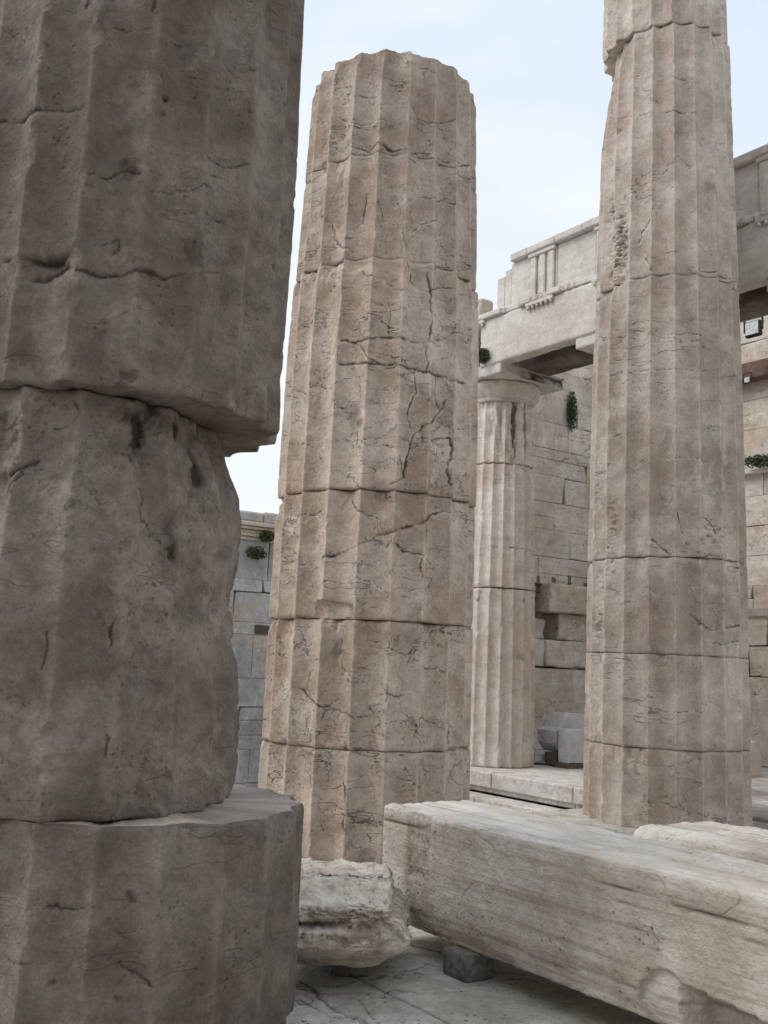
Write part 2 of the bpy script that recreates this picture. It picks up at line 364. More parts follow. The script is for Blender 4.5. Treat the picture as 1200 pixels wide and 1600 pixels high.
    return o

# ================================================================== ROUGH BOXES (stones, wall blocks)
def box_surface(nx, ny, nz):
    """unit cube surface grid in [-1,1], welded"""
    xs = [np.linspace(-1, 1, k+1) for k in (nx, ny, nz)]
    Vs = []; Fs = []; base = 0
    for ax in range(3):
        a, b = [(1, 2), (2, 0), (0, 1)][ax]
        for s in (-1, 1):
            ga, gb = np.meshgrid(xs[a], xs[b], indexing='ij'); v = np.zeros(ga.shape+(3,)); v[..., ax] = s; v[..., a] = ga; v[..., b] = gb
            f = grid_faces(ga.shape[0], ga.shape[1], False)
            if s > 0: f = f[:, ::-1]
            f = f[:, ::-1]
            # orientation: a x b = +ax ; grid_faces goes a-row then b
            Vs.append(v.reshape(-1, 3)); Fs.append(f + base); base += ga.size
    V = np.concatenate(Vs); F = np.concatenate(Fs)
    a_, b_, c_ = V[F[:, 0]], V[F[:, 1]], V[F[:, 2]]
    fl = (np.cross(b_-a_, c_-a_)*(a_+c_)).sum(1) < 0
    F[fl] = F[fl][:, ::-1]
    key = np.round(V*1e5).astype(np.int64)
    _, idx, inv = np.unique(key, axis=0, return_index=True, return_inverse=True)
    inv = inv.ravel()
    return V[idx], inv[F]
def rough_box(hx, hy, hz, res, r, disp=None, edge_pack=True):
    n = [max(2, int(round(2*h/res))) for h in (hx, hy, hz)]
    V, F = box_surface(*n)
    h = np.array([hx, hy, hz])
    P = V*h
    inner = np.clip(P, -h+r, h-r)
    d = P-inner; ln = np.linalg.norm(d, axis=1, keepdims=True); d = d/np.maximum(ln, 1e-9)
    P = inner+d*r
    return P, d, F
def simple_block(hx, hy, hz, c=0.01):
    """chamfered box, 24 vertices"""
    V = []; 
    h = np.array([hx, hy, hz])
    S = np.array([-1, -0.999, 0.999, 1.0])
    V, F = box_surface(3, 3, 3)
    P = np.zeros_like(V)
    for k in range(3):
        a = V[:, k]; P[:, k] = np.where(np.abs(a) > 0.9, np.sign(a)*h[k], np.sign(a)*(h[k]-c))
    # pull edges/corners in to make the chamfer
    onf = (np.abs(V) > 0.9)
    cnt = onf.sum(1)
    for k in range(3):
        m = onf[:, k] & (cnt >= 2); P[m, k] -= np.sign(V[m, k])*c*0.5
    return P, F

class Collector:
    def __init__(s): s.V = []; s.F = []; s.T = []; s.n = 0
    def add(s, V, F, tone=0.0):
        s.V.append(V); s.F.append(F+s.n); s.T.append(np.full(len(V), tone)); s.n += len(V)
    def box(s, x0, x1, y0, y1, z0, z1, tone=0.0, c=0.008):
        P, F = simple_block((x1-x0)/2, (y1-y0)/2, (z1-z0)/2, min(c, (x1-x0)/4, (y1-y0)/4, (z1-z0)/4))
        s.add(P+np.array([(x0+x1)/2, (y0+y1)/2, (z0+z1)/2]), F, tone)
    def build(s, name, mat, parent=None, smooth=False, loc=None, rz=0.0):
        return mesh_obj(name, np.concatenate(s.V), np.concatenate(s.F), mat, parent, dict(tone=np.concatenate(s.T)), smooth, loc, rz)
def fix(V, F): return F
def ground(x, y, z=0.0):
    d = ray(x, y); t = (z-EYE)/d[2]; return np.array([d[0]*t, d[1]*t, z])

# ================================================================== GROUND, STEPS, PAVING
def slab_struct(name, rects, z0, z1, mat):
    c = Collector()
    for (x0, x1, y0, y1) in rects: c.box(x0, x1, y0, y1, z0, z1, c=0.02)
    return tag(c.build(name, mat, rz=BROT), kind='structure')
gV = np.array([[-1500, -1500, -1.6], [1500, -1500, -1.6], [1500, 1500, -1.6], [-1500, 1500, -1.6]], float)
tag(mesh_obj('ground', gV, np.array([[0, 1, 2, 3]]), M_ground, smooth=False), kind='structure')
# hall floor, away from the modelled paving in view
rp_ = np.random.RandomState(2)
def paving(name, x0, x1, y0, y1, ztop, sx, sy, mat, skip=None, jit=0.004):
    c = Collector(); xs = np.arange(x0, x1-1e-6, sx); k = 0
    for x in xs:
        off = (k % 2)*sy*0.5; k += 1
        ys = [y0] + [v for v in np.arange(y0-off+sy, y1, sy) if v > y0+0.1 and v < y1-0.1] + [y1]
        for a, b in zip(ys[:-1], ys[1:]):
            dz = rp_.uniform(-jit, 0)
            if skip and skip(x, min(x+sx, x1), a, b): continue
            c.box(x+0.002, min(x+sx, x1)-0.002, a+0.002, b-0.002, ztop-0.25, ztop+dz, rp_.uniform(-0.10, 0.10), c=0.012)
    return tag(c.build(name, mat, rz=BROT), kind='structure')
paving('pavement', -12, 8.44, -8, 6.8, -0.006, 1.02, 1.24, M_floor, skip=lambda a, b, c, d: a > 0.1 and b < 5.3 and c > 1.2 and d < 5.6)
paving('pavement', -9, 3.5, 6.8, 10.9, -0.02, 1.1, 1.2, M_step)
slab_struct('foundation', [(-12, 8.3, -8, 6.7), (-9, 3.4, 6.7, 10.8), (8.5, 14, -8, 12)], -1.6, -0.28, M_ground)
paving('wing_floor', 8.46, 14, -8, 12.2, 0.03, 0.95, 1.32, M_step)
# stepped edges that run down between the hall and the wing
c = Collector()
for k in range(4):
    x1 = 8.46-0.0; xa = 8.46-0.36*(k+1); zt = -0.235-0.27*k
    ys = [6.8, 7.9, 9.1, 10.3, 11.5, 12.2]
    for a, b in zip(ys[:-1], ys[1:]):
        c.box(xa, 8.44-0.36*k, a+0.003, b-0.003, zt-0.27, zt, rp_.uniform(-.06, .06), c=0.012)
    xs = np.arange(3.5, xa, 1.3).tolist()+[xa-0.003]
    for a, b in zip(xs[:-1], xs[1:]):
        if b-a > .05: c.box(a+0.003, b-0.003, 6.8+0.36*k, 6.8+0.36*(k+1), zt-0.27, zt, rp_.uniform(-.06, .06), c=0.012)
tag(c.build('steps', M_step, rz=BROT), kind='structure')
# dark drafted line under the wing's top step
c = Collector(); ys = [6.8, 7.83, 9.15, 10.4, 12.2]
for a, b in zip(ys[:-1], ys[1:]): c.box(8.405, 8.45, a+0.006, b-0.006, -0.155, 0.022, rp_.uniform(-.04, .04), c=0.02)
tag(c.build('steps', M_step, rz=BROT), kind='structure')

# cracked paving in front of the camera
def paving_patch():
    xs = np.arange(0.1, 5.3, 0.012); ys = np.arange(1.2, 5.6, 0.012)
    X, Y = np.meshgrid(xs, ys, indexing='ij')
    P = np.stack([X*BX[0]+Y*BY[0], X*BX[1]+Y*BY[1], 0*X], -1)
    z = 0.004*fbm(P, 1.2, 3) + 0.0035*fbm(P, 7, 4, .6, 9)
    n = 0.012*fbm(P, 6, 4, .6, 30); n2 = 0.012*fbm(P, 6, 4, .6, 50)
    crack = np.zeros_like(X); fresh_lit = np.zeros_like(X)
    lines = [([(470, 1533), (490, 1545), (500, 1560), (530, 1580), (560, 1590), (600, 1606), (640, 1625)], .006, .014),
             ([(462, 1560), (490, 1573), (520, 1590), (550, 1592), (575, 1600)], .004, .008),
             ([(505, 1538), (530, 1541), (560, 1533), (590, 1527), (640, 1515), (675, 1505)], .004, .008),
             ([(560, 1560), (575, 1580), (590, 1596)], .003, .005), ([(615, 1527), (650, 1518), (662, 1523)], .003, .006),
             ([(600, 1455), (640, 1475), (700, 1490)], .004, .006)]
    for pts, w, dp in lines:
        poly = [tuple(ground(x, y)[:2]) for x, y in pts]
        d = seg_dist(P[..., 0]+n, P[..., 1]+n2, poly); k = np.exp(-(d/w)**2); z -= dp*k; crack = np.maximum(crack, 0.9*k)
        z += 0.004*np.exp(-(d/(w*5))**2)*np.sign(n)
    for X0 in (1.35, 2.55, 3.8): 
        k = np.exp(-((X-X0+n*.2)/0.005)**2); z -= .012*k; crack = np.maximum(crack, .85*k)
    for Y0 in (2.15, 4.45):
        k = np.exp(-((Y-Y0+n*.2)/0.005)**2); z -= .012*k; crack = np.maximum(crack, .85*k)
    f1 = fbm(P*np.array([1, 3.5, 1]), 2.2, 5, .6, 3); k = np.exp(-(f1/0.014)**2)*sstep(.05, .3, fbm(P, 1.3, 2, .5, 77))
    z -= .006*k; crack = np.maximum(crack, .55*k)
    V = np.stack([P[..., 0], P[..., 1], z], -1).reshape(-1, 3)
    F = grid_faces(len(xs), len(ys), False)
    return tag(mesh_obj('pavement', V, F, M_floor, None, dict(crack=crack.ravel(), fresh_lit=fresh_lit.ravel())), kind='structure')
paving_patch()
c = Collector(); c.box(0.12, 5.28, 1.22, 5.58, -0.28, -0.06); tag(c.build('pavement_bed', M_floor, rz=BROT), kind='structure')

# ================================================================== THE NEAR COLUMN (left)
KN = .87
SL = Shaft(-1.05*KN, 4.48*KN, [(0, .765*KN), (8.5, .70*KN)], 0, 1.0)
zk = lambda z: EYE+(z-EYE)*KN
near = empty('doric_column', (SL.u, SL.v, 0))
tag(near, 'dark fluted column nearest the camera at the left edge, its middle drum worn narrow under an overhang', 'column', 'large fluted marble columns')
ph = lambda s, x, y, du=0, dv=0: s.hit(x, y, du, dv)[0]
SL.phase = ph(SL, 344, 1400)
cr_low = [([(0, 1500), (60, 1515), (110, 1512)], .004, .004), ([(185, 1515), (215, 1530), (240, 1545)], .004, .006), ([(60, 1420), (110, 1422), (150, 1418)], .004, .004)]
ho_low = [(170, 1380, 50, 60, .012, 0), (280, 1400, 30, 45, .010, 0), (40, 1370, 20, 60, .012, 0.0), (205, 1560, 40, 60, .012, 0),
          (207, 1416, 7, 8, .006, .6), (70, 1548, 7, 6, .006, .6), (185, 1575, 8, 6, .006, .5)]
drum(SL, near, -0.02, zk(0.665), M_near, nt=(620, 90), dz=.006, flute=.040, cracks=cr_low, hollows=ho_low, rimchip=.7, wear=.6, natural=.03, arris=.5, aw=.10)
# silhouette of the worn middle drum
DU = -0.31*KN
prof_pts = [(340, 655), (350, 703), (363, 742), (378, 777), (383, 812), (378, 865), (367, 922), (365, 966), (372, 1031), (377, 1097), (377, 1140), (372, 1206), (362, 1262)]
def sil(sh, du, pts):
    out = []
    cu, cv = sh.u+du, sh.v; azc = math.atan2(cu, cv); D = math.hypot(cu, cv)
    for x, y in pts:
        d = ray(x, y); a = math.atan2(d[0], d[1])-azc; r = D*abs(math.sin(a)); t = D*math.cos(a)
        out.append((EYE+d[2]*t, r))
    out.sort(); return np.array([o[0] for o in out]), np.array([o[1] for o in out])
zs_, rs_ = sil(SL, DU, prof_pts)
print('near mid silhouette', list(zip(zs_.round(2), rs_.round(3))))
def ex_mid(T, Z, r, crack, fresh_lit, n1, n2, n3, P):
    A = (T+math.pi) % (2*math.pi)-math.pi
    w = sstep(math.radians(5), math.radians(75), A) + sstep(math.radians(100), math.radians(175), -A)
    w = np.clip(w, 0, 1)
    need = SL.R(Z)-np.interp(Z, zs_, rs_)
    frt = 0.035*sstep(1.45, 2.15, Z)
    r = r - w*need - (1-w)*frt
    # deep worn hollows near the top left
    h = sstep(0.05, .45, fbm(P, 2.4, 4, .55, 33.0))*sstep(1.2, 2.1, Z)
    r -= .035*h
    fresh_lit = fresh_lit + .35*sstep(.25, .6, fbm(P, 9, 4, .6, 70))*(A < math.radians(-12))*sstep(1.5, 2.0, Z)
    r += 0.010*n1+0.006*n2
    return r, crack, fresh_lit
cr_m = [([(0, 735), (20, 725), (40, 712)], .010, .02), ([(0, 760), (12, 745), (20, 735)], .007, .015), ([(75, 660), (100, 655), (118, 640), (112, 622)], .006, .010),
        ([(62, 1050), (66, 1010), (70, 985)], .005, .008), ([(165, 1180), (172, 1145)], .004, .006), ([(185, 985), (180, 1010), (186, 960)], .004, .006), ([(225, 765), (235, 810), (262, 850)], .004, .005)]
ho_m = [(231, 672, 18, 45, .035, .9), (262, 640, 22, 22, .02, .55), (335, 735, 16, 34, .02, .9), (280, 868, 9, 18, .03, .85), (280, 840, 16, 40, .012, .25), (90, 700, 34, 70, .03, -.25), (30, 690, 34, 60, .035, -.1), (215, 640, 12, 20, .015, .4), (305, 660, 12, 22, .02, .7), (130, 880, 45, 120, .012, 0), (215, 1000, 40, 130, .010, 0)]
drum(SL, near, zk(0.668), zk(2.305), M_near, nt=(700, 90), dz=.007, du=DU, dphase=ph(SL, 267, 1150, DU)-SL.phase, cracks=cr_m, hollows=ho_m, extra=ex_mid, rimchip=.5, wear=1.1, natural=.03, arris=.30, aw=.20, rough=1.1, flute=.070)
DU2 = -0.20*KN
cr_u = [([(0, 190), (33, 183), (54, 179), (83, 169), (117, 165), (133, 167)], .008, .014), ([(150, 40), (183, 44), (237, 46)], .004, .005), ([(246, 54), (283, 73), (329, 76)], .003, .004),
        ([(340, 98), (370, 110), (392, 113)], .003, .004), ([(320, 246), (350, 256), (387, 258)], .004, .006), ([(333, 275), (365, 277)], .003, .004), ([(325, 287), (362, 296)], .004, .005),
        ([(317, 331), (354, 342), (365, 346)], .004, .006), ([(142, 275), (167, 271), (200, 260), (225, 271)], .004, .008), ([(0, 400), (42, 402), (75, 406), (104, 402)], .012, .022),
        ([(50, 429), (83, 423), (104, 417)], .012, .022), ([(118, 424), (167, 429), (212, 425), (260, 432), (300, 425), (350, 420)], .008, .014), ([(240, 300), (300, 295), (330, 290)], .004, .004),
        ([(175, 395), (188, 375), (180, 372), (150, 385)], .004, .005)]
ho_u = [(259, 146, 6, 7, .012, .85), (250, 175, 4, 5, .008, .6), (205, 265, 18, 10, .02, -.5), (305, 385, 12, 30, .02, .3), (140, 8, 6, 8, .01, .5), (190, 590, 14, 14, .02, .35), (180, 430, 70, 22, .014, 0),
        (60, 415, 50, 20, .02, 0), (160, 330, 40, 40, .010, 0), (240, 560, 30, 30, .012, 0), (345, 330, 25, 60, .008, 0), (428, 430, 5, 12, .02, .6), (240, 15, 8, 16, .015, .3)]
zb, rb = sil(SL, DU2, [(444, 583), (440, 600), (441, 642), (439, 679), (448, 521), (460, 396), (465, 292), (477, 42)])
print('near upper silhouette', list(zip(zb.round(2), rb.round(3))))
def ex_up(T, Z, r, crack, fresh_lit, n1, n2, n3, P):
    A = (T+math.pi) % (2*math.pi)-math.pi
    w = sstep(math.radians(20), math.radians(70), A)
    need = np.interp(Z, zb, rb)-(SL.R(Z)+.026)
    return r+np.clip(need, -.08, .04)*w, crack, fresh_lit
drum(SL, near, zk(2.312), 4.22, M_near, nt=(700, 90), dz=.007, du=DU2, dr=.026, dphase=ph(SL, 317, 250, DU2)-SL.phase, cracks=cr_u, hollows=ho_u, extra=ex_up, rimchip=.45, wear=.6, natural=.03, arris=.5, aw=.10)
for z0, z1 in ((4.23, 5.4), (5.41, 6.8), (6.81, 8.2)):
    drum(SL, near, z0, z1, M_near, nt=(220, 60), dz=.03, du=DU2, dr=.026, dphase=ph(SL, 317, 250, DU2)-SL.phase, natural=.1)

# ================================================================== THE MIDDLE COLUMN (broken top)
SM = Shaft(-0.06, 7.45, [(0, .765), (1.8, .757), (3.5, .738), (5.0, .69), (5.9, .665)], 0, 2.0)
SM.phase = ph(SM, 549, 1069)
mid = empty('doric_column', (SM.u, SM.v, 0))
tag(mid, 'brown cracked fluted column in the centre, its top broken off against the sky', 'column', 'large fluted marble columns')
CM = [([(556, 415), (575, 430), (590, 428), (615, 445)], .004, .010), ([(640, 409), (652, 440), (671, 452), (700, 448), (735, 462)], .004, .010), ([(600, 470), (612, 490), (608, 520)], .003, .008),
      ([(650, 575), (655, 610), (640, 640), (648, 670)], .006, .014), ([(692, 583), (686, 610), (700, 640)], .006, .014), ([(560, 600), (566, 640), (556, 690)], .004, .010), ([(520, 640), (545, 632), (566, 640)], .003, .008),
      ([(600, 690), (622, 700), (634, 741), (610, 758)], .003, .008), ([(545, 780), (560, 800), (590, 806), (592, 834)], .004, .010), ([(667, 813), (672, 850), (660, 880), (668, 920)], .004, .010), ([(700, 797), (722, 815), (735, 850)], .004, .010),
      ([(455, 1000), (478, 1030), (470, 1078)], .003, .008), ([(604, 1010), (640, 1022), (672, 1015), (690, 985)], .003, .008), ([(520, 1060), (545, 1050), (588, 1083)], .003, .008), ([(660, 1121), (650, 1150), (665, 1168)], .003, .008),
      ([(490, 330), (510, 345), (520, 375), (545, 390)], .004, .010), ([(590, 310), (600, 340), (625, 352), (637, 385)], .003, .008), ([(655, 300), (690, 312), (720, 300)], .003, .008), ([(520, 180), (560, 190), (600, 182)], .003, .007), ([(640, 170), (680, 190), (720, 186)], .003, .007),
      ([(445, 600), (470, 615), (490, 600), (520, 612)], .003, .008), ([(435, 800), (470, 805), (500, 795)], .003, .008),([(546, 227), (572, 229), (589, 220), (613, 229), (637, 229), (654, 232), (682, 239), (702, 246), (720, 253), (744, 263)], .006, .014),
      ([(532, 531), (548, 531), (579, 527), (592, 526), (620, 526), (630, 524), (654, 531), (685, 536)], .008, .018), ([(689, 531), (713, 519), (740, 517)], .005, .012),
      ([(527, 565), (555, 565), (586, 565), (606, 569), (620, 565), (634, 572), (661, 576), (692, 583), (709, 593), (733, 596)], .009, .020),
      ([(671, 424), (675, 462), (675, 507), (668, 552), (672, 580)], .006, .014), ([(551, 531), (572, 555), (592, 565)], .005, .010),
      ([(501, 870), (536, 860), (564, 848), (592, 834), (611, 830), (634, 825), (667, 813), (700, 797)], .008, .020),
      ([(569, 839), (588, 844), (606, 855), (613, 834)], .005, .012), ([(616, 848), (634, 860), (663, 867), (681, 881)], .005, .012), ([(555, 900), (588, 912), (606, 926)], .004, .009),
      ([(709, 615), (700, 640), (686, 651), (663, 666), (652, 678), (648, 689), (639, 717), (634, 741)], .008, .018), ([(663, 684), (681, 687), (705, 684), (709, 703), (705, 731), (707, 759)], .007, .016),
      ([(461, 1078), (489, 1100), (513, 1107), (541, 1116), (555, 1122), (574, 1120)], .006, .014), ([(588, 1083), (606, 1085), (634, 1085)], .004, .008),
      ([(494, 1135), (517, 1149), (536, 1163)], .004, .009), ([(660, 1121), (681, 1130), (700, 1135)], .004, .010), ([(536, 1299), (564, 1290), (592, 1292)], .006, .012),
      ([(537, 1200), (539, 1240), (535, 1295)], .006, .012), ([(500, 1270), (530, 1265), (548, 1258)], .003, .007), ([(500, 1120), (515, 1100), (525, 1092)], .003, .007),
      ([(530, 1000), (526, 1030), (538, 1050)], .004, .007), ([(520, 135), (535, 131), (551, 130)], .003, .006), ([(551, 147), (595, 146)], .003, .005),
      ([(604, 1072), (603, 1100)], .003, .006), ([(690, 340), (660, 350), (640, 362)], .004, .008), ([(570, 300), (565, 330), (555, 350)], .004, .008),
      ([(655, 1010), (640, 1040), (700, 1050)], .003, .006), ([(610, 990), (606, 1012)], .003, .006), ([(637, 1220), (655, 1232), (670, 1228)], .003, .007), ([(440, 700), (470, 690), (500, 705)], .004, .008),
      ([(430, 880), (455, 875), (470, 884)], .003, .006), ([(480, 1210), (495, 1260), (500, 1300)], .004, .008)]
HM = [(550, 655, 10, 26, .012, .3), (700, 640, 16, 34, .02, .15), (565, 115, 8, 6, .008, 0),
      (680, 585, 22, 14, .025, -.15), (540, 410, 14, 14, .018, -.5), (500, 262, 16, 10, .014, -.4), (690, 258, 26, 8, .015, -.25), (528, 280, 10, 22, .014, -.5), (510, 555, 10, 20, .015, -.5), (722, 252, 12, 10, .015, -.5),
      (600, 835, 10, 12, .02, -.3), (470, 500, 14, 60, .012, -.15), (600, 415, 50, 8, .012, -.4), (650, 425, 20, 10, .02, -.3), (480, 330, 14, 40, .012, -.2), (715, 1010, 14, 30, .012, 0), (524, 1015, 8, 14, .006, .35), (620, 1005, 6, 8, .006, .4),
      (560, 660, 6, 10, .01, .4), (600, 270, 30, 14, .008, -.3), (640, 300, 30, 20, .008, -.15), (500, 220, 8, 50, .01, -.25)]
def ex_top(T, Z, r, crack, fresh_lit, n1, n2, n3, P):
    Q = np.stack([np.sin(T)*.7, np.cos(T)*.7, 0*T], -1)
    cut = np.clip(.030*fbm(Q, 5.0, 4, .6, 13.0)+.012, 0, .07)
    k = sstep(0, .03, Z-(5.79-cut))
    r = np.minimum(r, .665*(1.06-.105*sstep(5.52, 5.76, Z))); r = r-.05*k
    crack = np.maximum(crack, .45*sstep(0, .02, Z-(5.775-cut))*np.clip(.5+n2, 0, 1))
    return r, crack, fresh_lit
def ex_d3(T, Z, r, crack, fresh_lit, n1, n2, n3, P):
    (a0, za), (a1, zb_), (a2, zc_) = SM.hit(474, 936), SM.hit(500, 934), SM.hit(551, 940)
    A = (T+math.pi) % (2*math.pi)-math.pi
    ztop = np.interp(A, [a0-.04, a0, a1, a2, a2+.05], [1.5, za, zb_-.01, zc_-.02, 1.5])+.006*n2
    k = sstep(0, .012, ztop-Z)
    rn = np.minimum(r, .757*(.955-.02*n2)-.25*np.clip(Z-1.572, 0, .1)*0-(.055*sstep(a0, a1, A)-.035*sstep(a1+.05, a2, A)))
    r = r*(1-k)+rn*k
    crack = np.maximum(crack*(1-k), .35*np.exp(-((ztop-Z)/.008)**2)*(A > a1)*(A < a2))
    return r, crack, fresh_lit
jm = [0.0, 0.71, 1.57, 2.455, 4.145, 5.80]
zz_d = [(-0.02, .708), (.712, 1.566), (1.572, 2.455), (2.462, 4.140), (4.148, 4.955), (4.958, 5.80)]
offs = [(0.0, 0.004), (0.0, 0), (-.002, 0), (.002, .004), (.004, -.008), (.002, -.010)]
for k, (a, b) in enumerate(zz_d):
    drum(SM, mid, a, b, M_mid, nt=(760, 90), dz=.0075, du=offs[k][0], dr=offs[k][1], cracks=CM, hollows=HM, extra=ex_top if k == 5 else (ex_d3 if k == 2 else None),
         rimchip=1.0 if k < 4 else .6, wear=.26, natural=.40, rough=.65, flute=.068, calc=.75, tone=[-.03, .0, .04, .07, -.02, -.08][k])

# ================================================================== THE RIGHT COLUMN (tall)
SR = Shaft(2.66, 9.3, [(0, .742), (2.5, .722), (4.0, .698), (5.0, .675), (6.3, .64), (8.0, .605)], 0, 3.0)
SR.phase = ph(SR, 1012, 1100)
right = empty('doric_column', (SR.u, SR.v, 0))
tag(right, 'tall fluted column right of centre, running out of the top of the picture, greyer and straighter', 'column', 'large fluted marble columns')
CR = [([(1020, 324), (1018, 336), (1000, 360), (996, 376)], .006, .012), ([(1006, 400), (1014, 412), (1016, 424)], .010, .03), ([(1092, 976), (1120, 984), (1144, 980), (1164, 976)], .006, .012),
      ([(1096, 1004), (1140, 1006), (1160, 1002)], .004, .008), ([(1080, 960), (1096, 976)], .004, .008), ([(1050, 520), (1080, 518), (1100, 524)], .003, .006), ([(1020, 1110), (1100, 1112), (1104, 1090)], .003, .005),
      ([(1018, 842), (1034, 858), (1050, 866)], .006, .010), ([(1060, 800), (1066, 830), (1080, 850)], .008, .014), ([(1100, 805), (1120, 815), (1125, 835)], .005, .010), ([(1064, 860), (1100, 868), (1140, 866)], .006, .012),
      ([(1092, 420), (1125, 425), (1140, 434), (1158, 444)], .006, .012), ([(960, 600), (985, 592), (1000, 610)], .003, .006), ([(1095, 380), (1130, 410)], .003, .005), ([(1060, 240), (1085, 262)], .003, .005),
      ([(1034, 717), (1070, 713), (1110, 720)], .004, .009), ([(960, 575), (1000, 578), (1095, 576), (1130, 578)], .003, .006), ([(970, 180), (990, 178), (1040, 172), (1090, 176)], .005, .008), ([(985, 300), (1010, 296), (1058, 292)], .003, .006)]
HR = [(958, 385, 16, 30, .02, -.3), (952, 340, 12, 20, .015, -.3), (966, 415, 16, 10, .025, -.35), (950, 430, 8, 10, .03, -.3), (962, 205, 8, 6, .03, .3), (1115, 262, 10, 5, .01, -.4), (1080, 258, 30, 8, .006, -.3), (1112, 290, 8, 8, .01, .35),
      (1060, 190, 8, 40, .004, .22), (1075, 500, 12, 20, .008, .12), (1060, 850, 20, 16, .015, .1), (1130, 905, 20, 14, .006, .2), (1045, 680, 8, 14, .004, .25), (1165, 875, 10, 16, .03, .2), (945, 860, 8, 40, .012, -.2), (930, 1000, 6, 40, .012, .1), (1020, 760, 40, 50, .006, .08), (1080, 810, 40, 26, .010, .12)]
zq, rq = sil(SR, 0, [(966, 108), (958, 130), (950, 155), (945, 180), (943, 215)])
def rough_patch(T, Z, r, crack, fresh_lit, n1, n2, n3, P):
    A = ((T+math.pi) % (2*math.pi)-math.pi)
    for (x, y, ra, rz_, am) in ((960, 380, .20, .30, .050), (950, 335, .14, .16, .03), (950, 850, .10, .40, .009), (930, 960, .12, .4, .008), (1120, 830, .30, .14, .010)):
        a, z = SR.hit(x, y); k = np.exp(-(((A-a)/ra)**2+((Z-z)/rz_)**2)**1.5)
        g = np.abs(fbm(P*np.array([1, 1, 2.2]), 9.0, 3, .6, 203.0))*1.8
        r = r-am*k*(.35+g); fresh_lit = fresh_lit+.45*k*np.clip(1-2.5*g, 0, 1); crack = np.maximum(crack, .5*k*sstep(.55, .9, g))
    return r, crack, fresh_lit
def ex_sh(T, Z, r, crack, fresh_lit, n1, n2, n3, P):
    A = (T+math.pi) % (2*math.pi)-math.pi
    w = np.exp(-((A+math.radians(100))/math.radians(34))**2)
    e = np.interp(Z, [6.45, 6.7, 7.0, 7.22, 7.43], [0, .025, .06, .095, .135])
    return rough_patch(T, Z, r-w*e*(1+.2*n2), crack, fresh_lit, n1, n2, n3, P)
jr = [(-.02, .66), (.664, 1.458), (1.462, 2.30), (2.308, 4.90), (4.906, 7.43), (7.44, 8.45)]
for k, (a, b) in enumerate(jr):
    drum(SR, right, a, b, M_right, nt=(620, 80), dz=.009, du=-.022 if k == 5 else 0.0, dr=.002 if k == 5 else 0, cracks=CR, hollows=HR, extra=ex_sh if k == 4 else rough_patch,
         rimchip=.7, wear=.35, natural=.22, rough=.42, calc=.5, flute=.066)

# ================================================================== WING COLUMNS
XC, YC = 9.17, 9.96
pc = B(XC, YC)
def lathe(name, prof, mat, parent, seg=96, noise=0.0, seed=0.0, fz=0.0):
    T = np.linspace(0, 2*np.pi, seg, endpoint=False); pr = np.array(prof)
    R = np.repeat(pr[:, :1], seg, 1); Z = np.repeat(pr[:, 1:], seg, 1); TT = np.repeat(T[None], len(pr), 0)
    P = np.stack([np.sin(TT)*R, np.cos(TT)*R, Z], -1)
    if noise: R = R*(1+noise*fbm(P+seed, 4, 4, .6)) ; P = np.stack([np.sin(TT)*R, np.cos(TT)*R, Z], -1)
    return mesh_obj(name, P.reshape(-1, 3), grid_faces(len(pr), seg, True), mat, parent)
def ex_neck(T, Z, r, crack, fresh_lit, n1, n2, n3, P):
    U = ((T-P[0, 0, 0]*0)/math.radians(18)*1.0) % 1.0
    st = sstep(.02, .45, fbm(P*np.array([1, 1, .12]), 9.0, 3, .6, 44))*sstep(3.9, 4.6, Z)
    return r-.012*st, np.maximum(crack, .62*st), fresh_lit
def wing_column(u, v, label):
    s = Shaft(u, v, [(0, .545), (1.5, .53), (3.2, .49), (4.8, .445)], 0, 5.0)
    s.phase = ph(s, 778, 1180)
    o = empty('doric_column', (u, v, 0.03)); tag(o, label, 'column', 'smaller columns of the side wing')
    H = [(785, 650, 6, 40, .02, .25), (805, 665, 4, 60, .03, .85), (822, 660, 3, 70, .02, .6), (770, 660, 5, 25, .02, .2), (815, 1030, 8, 6, .02, .3), (822, 942, 4, 5, .02, .7), (744, 942, 4, 4, .02, .7)]
    C = [([(745, 860), (780, 858), (830, 862)], .005, .008), ([(750, 1035), (800, 1030), (832, 1036)], .003, .006)]
    zs = [(0.03, 2.36), (2.375, 3.99), (4.0, 4.80)]
    zj = [(0.0, 2.27), (2.285, 3.93), (3.945, 4.80)]
    for a, b in zj:
        dd = drum(s, o, a, b, M_far, extra=ex_neck, nt=(300, 80), dz=.02, cracks=C, hollows=H, rimchip=.7, wear=.8, natural=.3, flute=.06, rough=.7)
        dd.location = (0, 0, 0)
    cap = lathe('echinus', [(.30, 4.79), (.445, 4.795), (.452, 4.81), (.445, 4.815), (.46, 4.83), (.452, 4.835), (.47, 4.85), (.495, 4.90), (.52, 4.96), (.538, 5.01), (.545, 5.04), (.53, 5.06), (.3, 5.063)], M_far, o, noise=.15)
    P, d, F = rough_box(.60, .61, .081, .02, .015); n_ = fbm(P, 5, 4, .6, 3); sd_ = (d[:, 1] < -.6)*sstep(-.35, .0, P[:, 0])
    P = P+d*(.006*n_-(.05+.07*n_)*sd_)[:, None]; P[:, 2] += 5.062+.0815
    a = mesh_obj('abacus', P, F, M_ent, o, dict(crack=np.clip(sd_*(.55+.9*n_), 0, .85)), rz=BROT)
    return o
wc = wing_column(pc[0], pc[1], 'pale slender column standing between the centre and right columns, carrying the stone beam')
def copy_tree(o, parent=None):
    c_ = o.copy(); col.objects.link(c_); c_.parent = parent
    for ch in o.children: copy_tree(ch, c_)
    return c_
